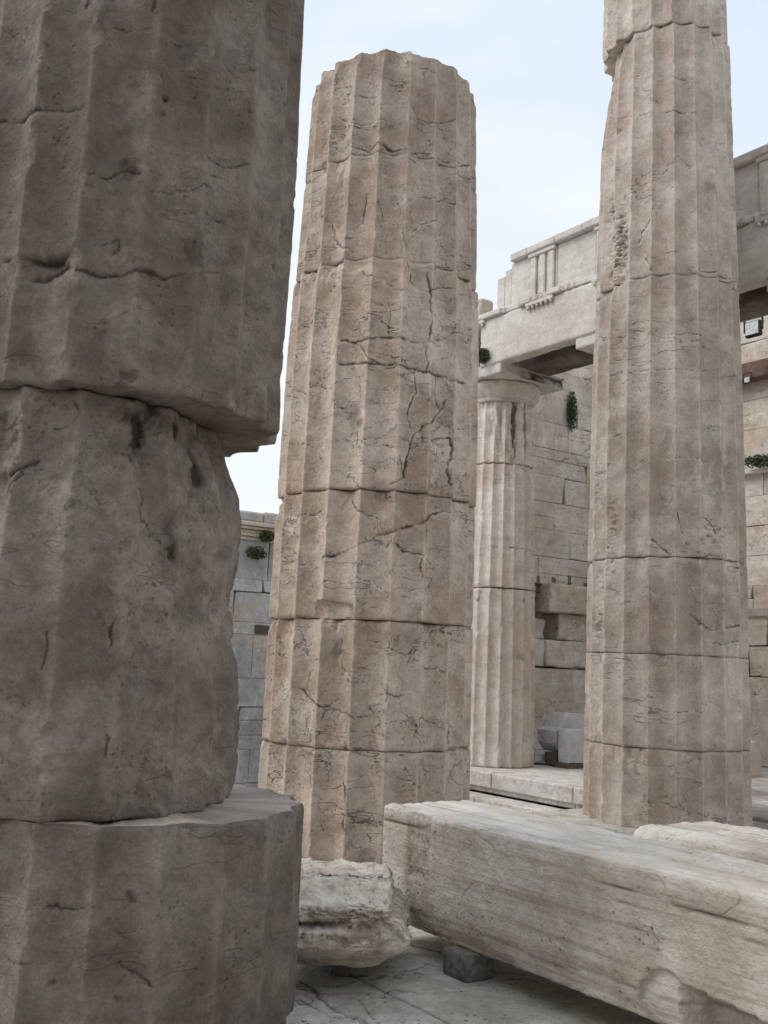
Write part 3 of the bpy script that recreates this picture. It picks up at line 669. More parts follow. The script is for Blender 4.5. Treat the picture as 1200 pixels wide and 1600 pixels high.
for Y_, lb in ((7.43, 'smaller wing column hidden behind the tall right column, only its abacus corner showing beneath the beam'),
               (4.88, 'smaller wing column whose pale left edge shows at the right border of the photo')):
    k = copy_tree(wc); k.location = B(XC, Y_, 0.03); k['label'] = lb

# ================================================================== ENTABLATURE
E0 = B(8.55, 10.0, 0)
ent = empty('entablature', E0, BROT)
tag(ent, 'pale stone beam with grooved frieze blocks resting on the slender wing columns', 'entablature')
def lb(name, boxes, mat, parent, c=.008, tone=0.0, label=None):
    cc = Collector()
    for (x0, x1, y0, y1, z0, z1) in boxes: cc.box(x0, x1, y0-10, y1-10, z0, z1, tone, c)
    o = cc.build(name, mat, parent)
    if label: o['label'] = label
    return o
YR = 2.6
Zb, Za, Zt = 5.255, 5.87, 5.945
def rough_beam(name, x0, x1, y0, y1, z0, z1, mat, parent, res=.03, r=.02, amp=.006, seed=0.0, topcut=None):
    P, d, F = rough_box((x1-x0)/2, (y1-y0)/2, (z1-z0)/2, res, r)
    P = P + d*(amp*fbm(P+seed, 2.5, 4, .6)[:, None] - amp*1.5*sstep(.1, .5, fbm(P+seed, 7, 3, .6, 9))[:, None]*(np.abs(d).max(1) < .98)[:, None])
    P = P+np.array([(x0+x1)/2, (y0+y1)/2-10, (z0+z1)/2])
    return mesh_obj(name, P, fix(P, F), mat, parent)
rough_beam('architrave', 0, .19, 7.43, 9.74, Zb-.03, Za, M_ent, ent, seed=1)
rough_beam('architrave', 0, .19, 4.885, 7.425, Zb-.03, Za, M_ent, ent, seed=2)
rough_beam('architrave', 0, .19, YR, 4.88, Zb-.03, Za, M_ent, ent, seed=3)
rough_beam('inner_beam', .50, .97, YR, 11.3, Zb-.02, Za-.02, M_recess_shade, ent, res=.05, seed=4)
# taenia with a broken lip
def taenia():
    ys = np.arange(YR, 9.86, .012); n = len(ys)
    prof = [(.10, Za-.002), (-.045, Za+.002), (-.055, Za+.012), (-.055, Zt-.012), (-.045, Zt), (.10, Zt+.001)]
    V = []; 
    for y in ys:
        P = np.array([[0, y, 0]]); nn = float(fbm(np.array([[0.3, y, .7]]), 2.2, 4, .6)[0]); cut = .055*min(1, max(0, nn-.02)*7)
        if 7.85 < y < 8.25: cut = max(cut, .035+.02*math.sin(y*60))
        for x, z in prof: V.append((min(.05, x+cut) if x < 0 else x, y-10, z+(.01 if z < Za+.03 and cut > 0 else 0)*cut*10))
    V = np.array(V).reshape(n, 6, 3)
    return mesh_obj('taenia', V.reshape(-1, 3), grid_faces(n, 6, False), M_ent, ent, smooth=False)
taenia()
tri_y = [9.87, 8.61, 7.5, 6.4, 5.33, 4.15, 3.1]
def gutta(y, parent):
    T = np.linspace(0, 2*np.pi, 9)[:-1]; V = []
    for r_, z in ((.0, Za-.052), (.022, Za-.052), (.017, Za-.112+.02), (0, Za-.112+.022)):
        pass
    rows = [(.002, Za-.050), (.020, Za-.050), (.024, Za-.088), (.002, Za-.089)]
    for r_, z in rows:
        for t in T: V.append((-.028+r_*math.cos(t), y-10+r_*math.sin(t), z))
    return mesh_obj('gutta', np.array(V), grid_faces(4, 8, True), M_far, parent)
for y in tri_y:
    first = y > 9.5
    y1 = y+.235 if not first else 9.78
    y0 = y-.235
    rg = lb('regula', [(-.05, .0, y0, y1, Za-.05, Za-.003)], M_ent, ent, c=.004)
    for k in range(6):
        gy = y0+.04+k*(.47-.08)/5
        if gy < y1-.02: gutta(gy, rg)
    if first: continue
    # triglyph: three upright shanks in front of a recessed face
    w = .47; tz0, tz1 = Zt+.002, 6.53
    bx = [(.012, .20, y0, y1, tz0, tz1+.0)]
    lane = w/3
    cc = Collector(); cc.box(.030, .20, y0-10, y1-10, tz0, tz1)
    for k in range(3):
        a = y0+k*lane; b = a+lane
        P, F = simple_block(.018, (lane-.05)/2, (tz1-.05-tz0)/2, .014)
        P = P+np.array([.012, (a+b)/2-10, (tz0+tz1-.05)/2]); cc.add(P, F)
    cc.box(-.022, .031, y0-10, y1-10, tz1-.052, tz1)
    cc.build('triglyph', M_ent, ent)
# metopes and frieze backing
edges = [YR]+sorted([v for y in tri_y if y < 9.5 for v in (y-.235, y+.235)])
mets = list(zip(edges[0::2], edges[1::2]))
for a, b in mets: 
    if b-a > .05: lb('metope', [(.035, .22, a+.002, b-.002, Zt+.003, 6.53)], M_ent, ent, tone=rp_.uniform(-.04, .04))
lb('metope', [(.035, .22, 8.848, 9.20, Zt+.003, 6.53), (.037, .218, 9.2005, 9.32, Zt+.004, 6.47), (.035, .22, 9.321, 9.47, Zt+.003, 6.40)], M_ent, ent)
lb('frieze_backing', [(.23, .9, YR, 9.05, Za+.002, 6.50), (.23, .85, 9.055, 9.4, Za+.002, 6.2)], M_far, ent)
def fillet():
    cc = Collector(); ys = [YR, 4.0, 5.42, 6.7, 7.9, 8.36, 8.86, 9.17]
    for a, b in zip(ys[:-1], ys[1:]): cc.box(-.04+rp_.uniform(-.01, .01), .6, a+.002-10, b-10-.002, 6.533, 6.635+rp_.uniform(-.012, .012), rp_.uniform(-.04, .04), c=.015)
    return cc.build('cornice_fillet', M_ent, ent)
fillet()

# ================================================================== WALLS OF THE WING
def block_wall(name, label, origin, rz, length, thick, courses, mat, blen=1.15, skip=None, seed=1, group=None, jitter=.014, z0=0.0, tonev=.09, mn=.5):
    """wall along local +x from origin, face towards local -y"""
    o = empty(name, origin, rz); tag(o, label, 'wall', group)
    cc = Collector(); R_ = random.Random(seed); z = z0
    for k, h in enumerate(courses):
        x = -R_.uniform(0, blen*.6); 
        while x < length:
            L_ = blen*R_.uniform(mn, 1.3) if k else blen*1.5
            a, b = max(0, x), min(length, x+L_)
            if b-a > .05 and not (skip and skip(a, b, z, z+h)):
                dy = R_.uniform(0, jitter)
                tn = R_.uniform(-tonev, tonev)
                g = R_.choice([.001, .0015, .002, .005]); n_ = 1 if R_.random() < .88 else 2
                zs__ = [z, z+h] if n_ == 1 else [z, z+h*R_.uniform(.35, .65), z+h]
                for q0, q1 in zip(zs__[:-1], zs__[1:]):
                    P, F = simple_block((b-a)/2-g, (thick-dy)/2, (q1-q0)/2-.0014, R_.choice([.004, .006, .012]))
                    P = P+np.array([(a+b)/2, (thick+dy)/2, (q0+q1)/2]); 
                    for cn in range(2):                     # knocked-off corners
                        if R_.random() < .30:
                            cx_, cz_ = R_.choice([a, b]), R_.choice([q0, q1]); dd_ = np.hypot(P[:, 0]-cx_, P[:, 2]-cz_)
                            m_ = (dd_ < .05) & (P[:, 1] < thick*.5); sx_ = 1 if cx_ == a else -1; sz_ = 1 if cz_ == q0 else -1
                            P[m_, 0] += sx_*R_.uniform(.01, .045); P[m_, 1] += R_.uniform(.0, .02); P[m_, 2] += sz_*R_.uniform(0, .02)
                    cc.add(P, F, tn+R_.uniform(-.02, .02))
            x += L_
        z += h
    cc.box(.03, length-.03, thick*.45, thick+.03, z0+.01, z-.01, -.05, c=.01)
    cc.build('masonry', mat, o)
    return o
XW = 9.0
cs = [1.27]+[.448]*12
# side wall: faces the camera, along X at Y = 11.46
def skip_side(a, b, z0, z1):
    return (a < 3.75 and b > 2.3 and 1.2 < z0 < 2.3)
side = block_wall('ashlar_wall', 'pale ashlar wall of squared blocks behind the slender column, with gaps and a jutting block', B(XW, 11.46, .03), BROT, 4.17, .9, cs, M_wall, skip=skip_side, seed=4)
# blocks set loosely in the gap of that wall (px 842-915, y 915-1046)
def sblock(x0, x1, z0, z1, y0, y1, tone=0.0, label=None, amp=.022):
    P, d, F = rough_box((x1-x0)/2, (y1-y0)/2, (z1-z0)/2, .03, .012)
    nn = fbm(P+x0*9+z0*5, 3.5, 4, .6); ed_ = np.abs(d).max(1) < .99; P = P+d*(amp*nn-ed_*.03*sstep(.0, .4, fbm(P+x0*9+z0*5, 6, 3, .6, 9)))[:, None]; P = P+np.array([(x0+x1)/2-XW, (y0+y1)/2, (z0+z1)/2])
    o = mesh_obj('block', P, fix(P, F), M_wall, side, dict(tone=np.full(len(P), tone)))
    if label: o['label'] = label
sblock(11.55, 13.16, 2.17, 2.62, -.16, .5, .0, 'long block jutting from the wall above a dark hole')
sblock(11.32, 11.50, 2.05, 2.60, .10, .6, -.1)
sblock(11.95, 13.16, 1.73, 2.165, .02, .6, .02)
sblock(11.28, 11.70, 1.73, 2.05, .08, .6, -.12, amp=.06)
sblock(11.64, 12.62, 1.30, 1.725, -.03, .6, .02)
sblock(11.32, 11.62, 1.30, 1.725, .0, .6, -.03)
sblock(12.78, 13.16, 1.30, 1.725, .06, .6, -.03)
cc = Collector()
for xx, ww, hh in ((11.45, .03, .10), (11.80, .045, .10), (12.17, .035, .16), (12.56, .05, .07)): cc.box(xx-ww-XW, xx+ww-XW, -.004, .03, 2.622, 2.64+hh, -.7, c=.015)  # raised dark blocks, painted to stand for the shade inside putlog holes
cc.build('painted_putlog_shade', M_wall, side)
block_wall('ashlar_wall', 'pale back wall of the wing with a brown timber beam and a ledge, at the right border', B(13.17, 11.4, .03), BROT-math.pi/2, 12.0, .9, [1.27]+[.448]*7+[.12]+[.46]*6, M_wall, seed=9)
ledge = lb  # ledge on the back wall
bw = [o for o in bpy.data.objects if o.name.startswith('ashlar_wall')][-1]
cc = Collector(); cc.box(0.0, 12, -.10, -.002, 4.29, 4.35, .1, c=.01); cc.build('ledge', M_wall, bw)
cc = Collector(); cc.box(.0, 12, -.03, -.001, 2.15, 2.28, -.3, c=.01); cc.build('string_course', M_wall, bw)
cc = Collector(); cc.box(0.02, 11.8, -.22, -.003, 5.72, 5.98, 0, c=.01); o = cc.build('timber_beam', M_beam, bw)
# floodlight on the wall of the wing
def at_plane(x, y, X=None, Y=None):
    d = ray(x, y); ax = BX if X is not None else BY; t = (X if X is not None else Y)/float(d[:2]@ax)
    return np.array([d[0]*t, d[1]*t, EYE+d[2]*t])
def floodlight(x, y, X, s, label):
    p = at_plane(x, y, X=X); o = empty('floodlight', tuple(p), BROT-math.pi/2); tag(o, label, 'lamp')
    cc = Collector(); cc.box(-.13*s, .13*s, -.03*s, .05*s, -.12*s, .12*s, c=.02*s); cc.build('housing', M_black, o)
    cc = Collector(); cc.box(-.105*s, .105*s, -.042*s, -.031*s, -.09*s, .10*s, c=.004); cc.build('glass', M_metal, o)
    cc = Collector(); cc.box(-.16*s, -.135*s, -.01*s, .02*s, -.03*s, .24*s, c=.004); cc.box(.135*s, .16*s, -.01*s, .02*s, -.03*s, .24*s, c=.004); cc.box(-.16*s, .16*s, -.01*s, .02*s, .241*s, .27*s, c=.004)
    cc.build('bracket', M_black, o)
floodlight(1177, 514, 12.6, 1.0, 'square white-faced floodlight in a black frame under the beam at the right border')
floodlight(1168, 594, 12.9, .42, 'tiny white lamp on the brown timber beam at the right border')

# stones on top of the wall end and the wing's corner (left of the entablature, px 740-780)
def stone(name, label, pos, size, rz, mat, res=.02, r=.04, amp=.03, seed=0.0, cat='stone', group=None, sharp=0.0, shear=None, parent=None):
    P, d, F = rough_box(size[0]/2, size[1]/2, size[2]/2, res, r)
    n = fbm(P+seed*3.1, 2.2, 5, .55); n2 = fbm(P+seed*3.1, 8, 4, .6, 20)
    P = P+d*(amp*n+amp*.35*n2)[:, None]
    if shear is not None: P = shear(P)
    f1 = fbm(P+seed, 5, 4, .6, 5); k = np.exp(-(f1/.02)**2)*.5
    o = mesh_obj(name, P, fix(P, F), mat, parent, dict(crack=k), loc=tuple(pos), rz=rz)
    return tag(o, label, cat, group)
G2 = 'loose stones on top of the wing wall'
for (X_, Y_, z_, s, lbl) in ((8.98, 10.95, 6.44, (.30, .34, .46), 'rounded pale stone on the wall top, touching the centre column outline'),
                      (9.02, 10.60, 6.36, (.26, .26, .26), 'small brownish stone on the wall top left of the stone beam'),
                      (9.05, 10.30, 6.33, (.22, .26, .22), 'low pale stone touching the broken left end of the stone beam')):
    stone('stone', lbl, B(X_, Y_, z_), s, BROT, M_far, seed=X_*9+Y_, group=G2, amp=.03)
P, d, F = rough_box(.34, .62, .17, .03, .02); P = P+d*(.012*fbm(P, 3, 4)[:, None])
tag(mesh_obj('stone_block', P, fix(P, F), M_far, None, loc=B(9.08, 10.60, 6.045), rz=BROT), 'squared pale block lying on the wall end left of the stone beam', 'stone block', G2)
# corner pier (anta) under them
anta = empty('corner_pier', B(8.62, 10.35, .03), BROT); tag(anta, 'square pale corner pier of the wing, mostly hidden behind the centre column', 'pier')
cc = Collector(); z = 0.0
for k, h in enumerate([1.27]+[.448]*8+[.9]): cc.box(0, 1.0, 0, 1.0+.0, z+.002, z+h-.002, rp_.uniform(-.06, .06), c=.01); z += h
cc.build('shaft', M_far, anta)
cc = Collector(); cc.box(-.05, 1.05, -.05, 1.05, z, z+.22, c=.02); cc.build('capital', M_far, anta)

# ================================================================== FAR BLUISH WALL SEEN THROUGH THE GAP
VW = 16.0
def wz(y): return EYE+ray(400, y)[2]*VW
base = np.array([-1.9, VW])
ang = BROT
ys_ = [1225, 1172, 1150, 1105, 1060, 992, 973, 925, 905, 845]
zsw = [wz(y) for y in ys_]
orig = base - BX*9.0
zero = zsw[0]-.8
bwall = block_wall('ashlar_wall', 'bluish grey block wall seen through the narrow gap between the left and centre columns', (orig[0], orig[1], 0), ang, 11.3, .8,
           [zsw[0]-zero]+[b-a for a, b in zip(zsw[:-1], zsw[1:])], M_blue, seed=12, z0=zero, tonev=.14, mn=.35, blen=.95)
cc = Collector(); z = wz(845)
for k, (dz_, px) in enumerate(((.06, .03), (.05, .07), (.06, .05), (.05, .11), (.07, .15))): cc.box(0, 11.3, -px, .8, z, z+dz_-.004, .1, c=.01); z += dz_
co = cc.build('cornice', M_far, bwall)
cc = Collector(); x = 0
while x < 11.3:
    L_ = rp_.uniform(.7, 1.5); cc.box(x, min(11.3, x+L_-.01), -.05, .8, z+.001, wz(800)+rp_.uniform(-.04, .04), rp_.uniform(-.1, .1), c=.03); x += L_
cc.build('coping', M_blue, bwall)
cc = Collector()
s0 = (at_plane(400, 983, X=None, Y=float(base@BY))); xl = float(s0[:2]@BX)-float(orig@BX)
cc.box(xl-.02, xl+.24, -.012, .02, wz(990), wz(976), -.8, c=.004); cc.build('painted_socket_shade', M_blue, bwall)  # dark-toned block painted as the shade inside a wall slot

# ================================================================== LOOSE BLOCKS IN THE FOREGROUND
# the long squared block on supports
def long_block():
    x0, x1, y0, y1, z0, z1 = 2.955, 3.46, .75, 3.97, .115, .622
    P, d, F = rough_box((x1-x0)/2, (y1-y0)/2, (z1-z0)/2, .0095, .012)
    C = np.array([(x0+x1)/2, (y0+y1)/2, (z0+z1)/2])
    S = np.array([1, 1, 1.0])
    n1 = fbm(P, 1.5, 3); n2 = fbm(P*np.array([1, .35, 1.6]), 8, 4, .6, 11); n3 = fbm(P, 24, 3, .55, 31)
    top = d[:, 2] > .7; side_ = d[:, 0] < -.7
    P2 = P+d*(.004*n1+.003*n3+np.where(top, .005, .0028)*n2)[:, None]
    # layered ridges on the top, running along the block
    ly = fbm(P*np.array([16, .45, 1]), 1.0, 4, .65, 60)
    P2[:, 2] += np.where(top, .010*ly, 0)
    crack = np.zeros(len(P)); fresh_lit = np.zeros(len(P))
    W = P+C
    # split along the bedding below the upper front edge
    zc = .555-.055*(3.9-W[:, 1])/2.5+.006*n2
    k = np.exp(-((W[:, 2]-zc)/.004)**2)*side_*sstep(-.35, .1, fbm(P, 1.1, 2, .5, 5))
    P2[:, 0] += .010*k; crack = np.maximum(crack, .8*k)
    zc = .49-.03*(3.9-W[:, 1])/2.5+.010*n2; k = np.exp(-((W[:, 2]-zc)/.003)**2)*side_*sstep(-.05, .3, fbm(P, 1.4, 2, .5, 15))
    P2[:, 0] += .006*k; crack = np.maximum(crack, .6*k)
    # eroded bottom edge, flaking
    dd = (W[:, 2]-z0); k = (1-sstep(.0, .075+.03*n1, dd))*side_
    P2[:, 0] += .022*k*(1+n2); fresh_lit = np.maximum(fresh_lit, .25*k)
    zc2 = z0+.075+.03*n1+.012*n2; kk = np.exp(-((W[:, 2]-zc2)/.006)**2)*side_; P2[:, 0] += .006*kk; crack = np.maximum(crack, .35*kk)
    # eroded upper edge
    edge = (d[:, 2] > .1) & (d[:, 0] < -.1); e2 = np.exp(-((np.maximum(W[:, 0]-x0, 0)/.03)**2))*np.exp(-((z1-W[:, 2])/.03)**2)
    P2[:, 2] -= .012*e2*np.clip(n2+.25, 0, 1.2); P2[:, 0] += .008*e2*np.clip(n2+.4, 0, 1.2); fresh_lit = np.maximum(fresh_lit, .4*e2)
    # smooth drafted margin with a rough picked band near the far end
    m = side_*sstep(3.60, 3.62, W[:, 1])*(1-sstep(3.76, 3.78, W[:, 1]))
    m_band = m*1.0
    P2[:, 0] += m*(.005+.006*np.abs(fbm(P, 40, 3, .6, 3))); fresh_lit = np.maximum(fresh_lit, .5*top*np.clip(.6+n2, 0, 1))  # rain-washed top, also painted paler to stand for skylight
    pit = m*(fbm(P, 34, 2, .5, 8) > .18)*(W[:, 2] > .33); crack = np.maximum(crack, .22*pit); P2[:, 0] += .004*pit
    k = np.exp(-((W[:, 1]-3.575)/.005)**2)*side_; P2[:, 0] += .003*k; crack = np.maximum(crack, .2*k)
    # broken socket in the lower edge near the camera
    pk = lambda x, y: at_plane(x, y, X=x0)
    a = pk(1057, 1535); b = pk(1136, 1600); ya, za = float(a[:2]@BY), a[2]; 
    yb = float(pk(1200, 1590)[:2]@BY)
    zedge = za-.03*(ya-W[:, 1])/.3+.01*n2
    m = side_*(W[:, 1] < ya+.01*n2)*(W[:, 2] < zedge)
    dep = .10*sstep(0, .06, (ya-W[:, 1]))+.05
    P2[:, 0] += m*dep*np.where(side_, 1, 0); 
    edg = side_*np.exp(-((W[:, 2]-zedge)/.008)**2)*(W[:, 1] < ya+.02); crack = np.maximum(crack, .15*edg)
    # chipped patch left of the socket
    q = pk(1035, 1545); yq, zq_ = float(q[:2]@BY), q[2]
    rr = np.hypot((W[:, 1]-yq)/.10, (W[:, 2]-zq_+.05)/.12)+.25*n2
    m2 = side_*(1-sstep(.8, 1.0, rr)); P2[:, 0] += .025*m2; fresh_lit = np.maximum(fresh_lit, .5*m2); ring = side_*np.exp(-((rr-.95)/.08)**2)*(W[:, 1] > yq-.05); crack = np.maximum(crack, .25*ring)
    tn = -.10*m_band*np.clip(.7+n2, 0, 1)+.10*sstep(3.78, 3.81, W[:, 1])*side_
    P2 += C-np.array([C[0], C[1], 0])
    o = mesh_obj('marble_block', P2, fix(P2, F), M_block, None, dict(crack=crack, fresh_lit=np.clip(fresh_lit, 0, .8), tone=tn), loc=B(C[0], C[1], 0), rz=BROT)
    return tag(o, 'long squared marble block lying across the right foreground, raised on small supports', 'stone block', 'fallen blocks on the pavement')
long_block()
def support(X0, X1, Y0, Y1, h, label, mat=None):
    P, d, F = rough_box((X1-X0)/2, (Y1-Y0)/2, h/2, .02, .008); P = P+d*(.003*fbm(P, 12, 3)[:, None]); P[:, 2] += h/2+.001
    tag(mesh_obj('support_block', P, fix(P, F), mat or M_grey, None, loc=B((X0+X1)/2, (Y0+Y1)/2, 0), rz=BROT), label, 'support', 'small supports under the stones')
support(2.90, 3.05, 3.27, 3.43, .108, 'small grey block propping the long marble block near its far end')
support(2.98, 3.40, 1.05, 1.25, .108, 'dark support under the near end of the long marble block')

# cracked thick stone, lower centre
def cracked_stone():
    hx, hy, hz = .235, .34, .150
    P, d, F = rough_box(hx, hy, hz, .006, .022)
    n1 = fbm(P, 2.6, 4, .55, 2); n2 = fbm(P, 8, 4, .6, 22); n3 = fbm(P, 30, 3, .6, 42)
    rid = 1-np.abs(fbm(P, 5.5, 4, .55, 52))*2.2; rid2 = 1-np.abs(fbm(P*np.array([1, 1, 1.6]), 14, 3, .6, 62))*2
    zt = (P[:, 2]+hz)/(2*hz)
    P2 = P.copy()
    horiz = np.array([1, 1, .15])
    up = sstep(.36, .46, zt+.12*n1)
    amp = .020*n1+.022*(rid-.6)*up+.008*(rid2-.5)*up+.004*n3
    P2 += d*amp[:, None]*np.where((d[:, 2] > .8)[:, None], .45, 1)
    fr = P[:, 1] < 0
    P2[:, 1] += np.where(fr, (1-sstep(0, .36, zt))*.13, 0)            # underside tapers in
    P2[:, 1] += np.where(fr, sstep(.52, .62, zt+.10*n2)*.035, 0)      # upper layer set back
    P2[:, 2] -= np.where(fr, .05*sstep(.1, .34, -P[:, 1])*sstep(.6, 1, zt), 0)
    rt = sstep(.08, .22, P[:, 0])
    P2[:, 0] -= rt*((1-sstep(0, .34, zt))*.08 + sstep(.60, .68, zt+.1*n2)*.045 + sstep(.9, 1.0, zt)*.01)
    P2[:, 0] += rt*.035*np.exp(-((zt-.42)/.12)**2)
    zc = .03+.05*fbm(P*np.array([1, 1, .1]), 2.6, 5, .62, 70)-.05*rt
    k = np.exp(-((P[:, 2]-zc)/.010)**2)*(d[:, 2] < .8)*sstep(-.1, .2, fbm(P, 2.6, 2, .5, 71)+.35*rt)
    P2 -= d*(.028*k)[:, None]*horiz; crack = .95*k; crack = np.maximum(crack, .28*up*(d[:, 2] < .5)*np.clip(.5+2*n2, 0, 1))
    for sc1, of, w_, am in ((4.5, 90, .026, .95), (7.0, 120, .020, .85), (10.0, 150, .02, .6)):
        f1 = fbm(P*np.array([1, 1, 1.5]), sc1, 5, .62, of); kk = np.exp(-(f1/w_)**2)*(zt > .45)*sstep(-.1, .2, fbm(P, 3, 2, .5, of+5))
        P2 -= d*(.010*kk)[:, None]; crack = np.maximum(crack, kk*am)
    fresh_lit = .55*(d[:, 2] > .6)*np.clip(.6+n2, 0, 1)+.25*up*np.clip(rid2-.6, 0, 1)
    P2[:, 2] += hz+.085
    o = mesh_obj('broken_stone', P2, fix(P2, F), M_stone, None, dict(crack=np.clip(crack, 0, .95), fresh_lit=np.clip(fresh_lit, 0, .8)), loc=(-.09, 4.44, 0), rz=math.radians(0))
    return tag(o, 'thick cracked stone with a split through it, between the near column and the long block', 'stone', 'fallen blocks on the pavement')
cracked_stone()
p = ground(545, 1531); 
P, d, F = rough_box(.07, .10, .052, .02, .006); P[:, 2] += .053
tag(mesh_obj('support_block', P, fix(P, F), M_grey, None, loc=(p[0], p[1]+.13, 0), rz=.1), 'dark prop in the shadow under the cracked stone', 'support', 'small supports under the stones')
tag(mesh_obj('support_block', P.copy(), fix(P, F), M_grey, None, loc=(p[0]+.02, p[1]+.52, 0), rz=.1), 'dark prop under the far side of the cracked stone', 'support', 'small supports under the stones')

# slab behind the long block, right border
def slab():
    x0, x1, y0, y1, z0, z1 = 4.62, 5.35, 1.6, 3.86, .14, .44
    P, d, F = rough_box((x1-x0)/2, (y1-y0)/2, (z1-z0)/2, .016, .06)
    n1 = fbm(P, 2.0, 4, .55, 4); n2 = fbm(P, 8, 4, .6, 24)
    P2 = P+d*(.014*n1+.008*n2)[:, None]
    P2[:, 2] += np.where(d[:, 2] > .6, .008*fbm(P*np.array([14, .6, 1]), 1, 3, .6, 33), 0)
    lip = (P[:, 2] < .06)*(d[:, 0] < -.3); P2[:, 0] += .07*lip*(1+.6*n2)
    fresh_lit = .0*n1; crack = np.exp(-((P[:, 2]-.06)/.012)**2)*(d[:, 0] < -.3)*.5
    P2[:, 2] += (z0+z1)/2
    tag(mesh_obj('broken_slab', P2, fix(P2, F), M_block, None, dict(crack=crack), loc=B((x0+x1)/2, (y0+y1)/2, 0), rz=BROT), 'low ragged marble slab behind the long block at the right border', 'stone slab', 'fallen blocks on the pavement')
slab()
support(4.75, 5.2, 2.2, 2.4, .13, 'support under the ragged slab, hidden behind the long block')
support(4.75, 5.2, 3.3, 3.5, .13, 'support under the far end of the ragged slab')

# white marble pieces on the wing floor
Z_ = .035
p = ground(893, 1197, Z_)
def wp(x, y, Y): return at_plane(x, y, Y=Y)
q1 = ground(878, 1197, Z_); Yq = float(q1[:2]@BY)
def poly_block(name, pts, Yf, depth, mat, label, cat, group):
    pp = [at_plane(x, y, Y=Yf) for x, y in pts]
    xs = [float(a[:2]@BX) for a in pp]; zs = [a[2] for a in pp]; cx = sum(xs)/len(xs); zb_ = min(zs)
    n = len(pts); V = []
    for yy, s in ((0, .96), (.025, 1.0), (depth-.03, 1.0), (depth, .96)):
        mz = sum(zs)/n
        for x, z in zip(xs, zs): V.append(((x-cx)*s, yy, mz-zb_+(z-mz)*s))
    V = np.array(V); F = grid_faces(4, n, True)
    me = bpy.data.meshes.new(name)
    me.from_pydata([tuple(v) for v in V], [], [tuple(int(i) for i in f) for f in F]+[tuple(range(n))[::-1], tuple(range(3*n, 4*n))]); me.update(); me.validate()
    me.materials.append(mat); o = bpy.data.objects.new(name, me); col.objects.link(o); b = B(cx, Yf); o.location = (b[0], b[1], zb_); o.rotation_euler = (0, 0, BROT)
    return tag(o, label, cat, group)
GW = 'white marble pieces on the wing floor'
poly_block('marble_fragment', [(886, 1114), (915, 1116), (930, 1120), (930, 1178), (888, 1177), (877, 1175), (869, 1162), (868, 1142), (876, 1137)], Yq+.05, .35, M_white, 'larger rough white marble fragment leaning near the wing wall, with a slanting left side', 'marble fragment', GW)
poly_block('marble_fragment', [(889, 1140), (912, 1139), (926, 1141), (926, 1194), (889, 1193)], Yq-.22, .2, M_white, 'smaller squared white marble piece standing in front of the larger fragment', 'marble fragment', GW)
poly_block('wooden_support', [(868, 1176), (888, 1176), (888, 1197), (868, 1194)], Yq, .2, M_wood, 'brown wooden block under the left of the white marble pieces', 'support', 'brown wooden supports')
poly_block('wooden_support', [(888, 1193), (930, 1194), (930, 1203), (888, 1202)], Yq-.25, .25, M_wood, 'flat brown wooden beam under the squared white marble piece', 'support', 'brown wooden supports')
poly_block('stone_block', [(836, 1178), (861, 1180), (861, 1190), (836, 1189)], Yq+.25, .25, M_white, 'small flat pale block on the wing floor beside the slender column', 'stone block', GW)
poly_block('stone_block', [(1172, 1160), (1184, 1158), (1190, 1164), (1190, 1212), (1184, 1216), (1170, 1214)], float(ground(1180, 1214, Z_)[:2]@BY), .3, M_far, 'brownish upright stone right of the tall column at the wing floor', 'stone block', None)

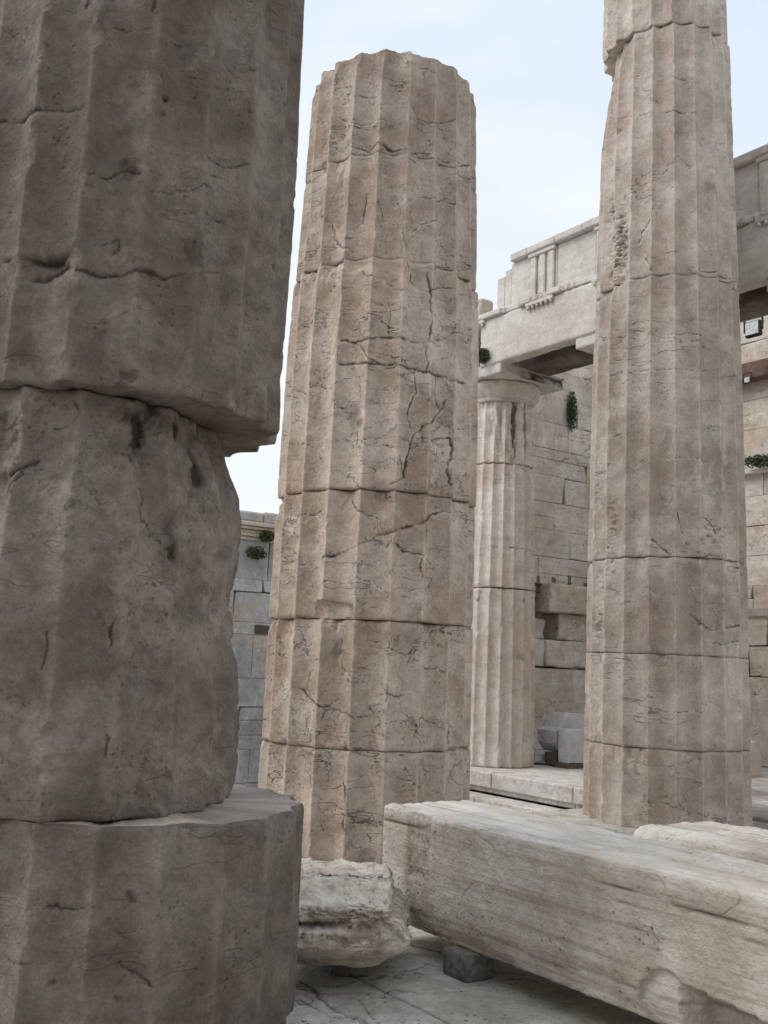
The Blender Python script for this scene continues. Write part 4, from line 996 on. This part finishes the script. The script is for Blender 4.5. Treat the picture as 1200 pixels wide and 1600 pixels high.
# ================================================================== PLANTS
def plant(name, label, center, rx, ry, rz_, n, ls, mat, droop=0.0, seed=1, rot=BROT, blob=None, stems=3, group=None):
    R_ = random.Random(seed); root = empty(name, tuple(center), rot); tag(root, label, 'plant', group)
    V = []; F = []
    for k in range(n):
        while True:
            x, y, z = R_.uniform(-1, 1), R_.uniform(-1, 1), R_.uniform(-1, 1)
            if x*x+y*y+z*z < 1 and (blob is None or blob(x, y, z, R_)): break
        c0 = Vector((x*rx, y*ry, z*rz_)); 
        a = Vector((R_.gauss(0, 1), R_.gauss(0, 1), R_.gauss(0, .8)-droop)).normalized(); b = a.cross(Vector((R_.gauss(0, 1), R_.gauss(0, 1), R_.gauss(0, 1)))).normalized()
        l = ls*R_.uniform(.5, 1.2); w = l*R_.uniform(.3, .5)*(.3 if name == 'grass_tuft' else 1); i = len(V)
        nn = a.cross(b)*l*.12
        V += [c0-a*l*.5, c0+b*w*.5+nn, c0+a*l*.5, c0-b*w*.5+nn]; F.append((i, i+1, i+2, i+3))
    mesh_obj('foliage', np.array([tuple(v) for v in V]), np.array(F), mat, root, smooth=False)
    V = []; F = []
    for s in range(stems):
        p0 = Vector((R_.uniform(-.3, .3)*rx, ry*.9, R_.uniform(-.2, .2)*rz_)); p1 = Vector((R_.uniform(-.8, .8)*rx, -ry*.5, R_.uniform(-.8, .8)*rz_))
        i = len(V); t = .004+ls*.03
        for q, tt in ((p0, t), ((p0+p1)/2+Vector((0, 0, .1*rz_)), t*.8), (p1, t*.4)):
            V += [q+Vector((tt, 0, 0)), q+Vector((0, 0, tt)), q+Vector((-tt, 0, 0)), q+Vector((0, 0, -tt))]
        F += (grid_faces(3, 4, True)+i).tolist()
    mesh_obj('stem', np.array([tuple(v) for v in V]), np.array(F), M_stem, root)
GP = 'plants growing from the masonry'
p = at_plane(893, 643, Y=11.42)
plant('ivy_plant', 'narrow dark green plant hanging down the pale ashlar wall', (p[0], p[1]-.04, p[2]), .10, .07, .36, 900, .05, M_leaf, droop=.6, seed=3, group=GP,
      blob=lambda x, y, z, R_: abs(x) < .95-.25*z*0+R_.uniform(-.3, .1))
p = at_plane(755, 556, X=8.5)
plant('grass_tuft', 'small green tuft on the capital at the left end of the stone beam', p, .07, .07, .09, 260, .16, M_leaf2, seed=5, group=GP)
yb_ = float(base@BY)-.15
p = at_plane(417, 838, Y=yb_); plant('wall_plant', 'dark bushy plant on the cornice of the bluish wall, upper of two', p, .13, .12, .10, 420, .06, M_leaf, seed=7, group=GP)
p = at_plane(401, 864, Y=yb_); plant('wall_plant', 'dark ragged plant hanging below the cornice of the bluish wall, lower of two', p, .19, .10, .11, 420, .06, M_leaf, droop=.7, seed=8, group=GP)
p = at_plane(1188, 720, X=13.0); plant('wall_plant', 'low green plant on the ledge at the right border', p, .30, .12, .10, 420, .07, M_leaf2, seed=9, rot=BROT-math.pi/2, group=GP)

# ================================================================== UNSEEN CROSS WALL ADDED TO SHADE THE NEAR COLUMN
hall = block_wall('ashlar_wall', 'tall unseen cross wall, added behind the viewpoint to shade the near column', (14, -6.0, 0), math.pi, 26, .9, [1.27]+[.55]*15, M_wall, seed=21)
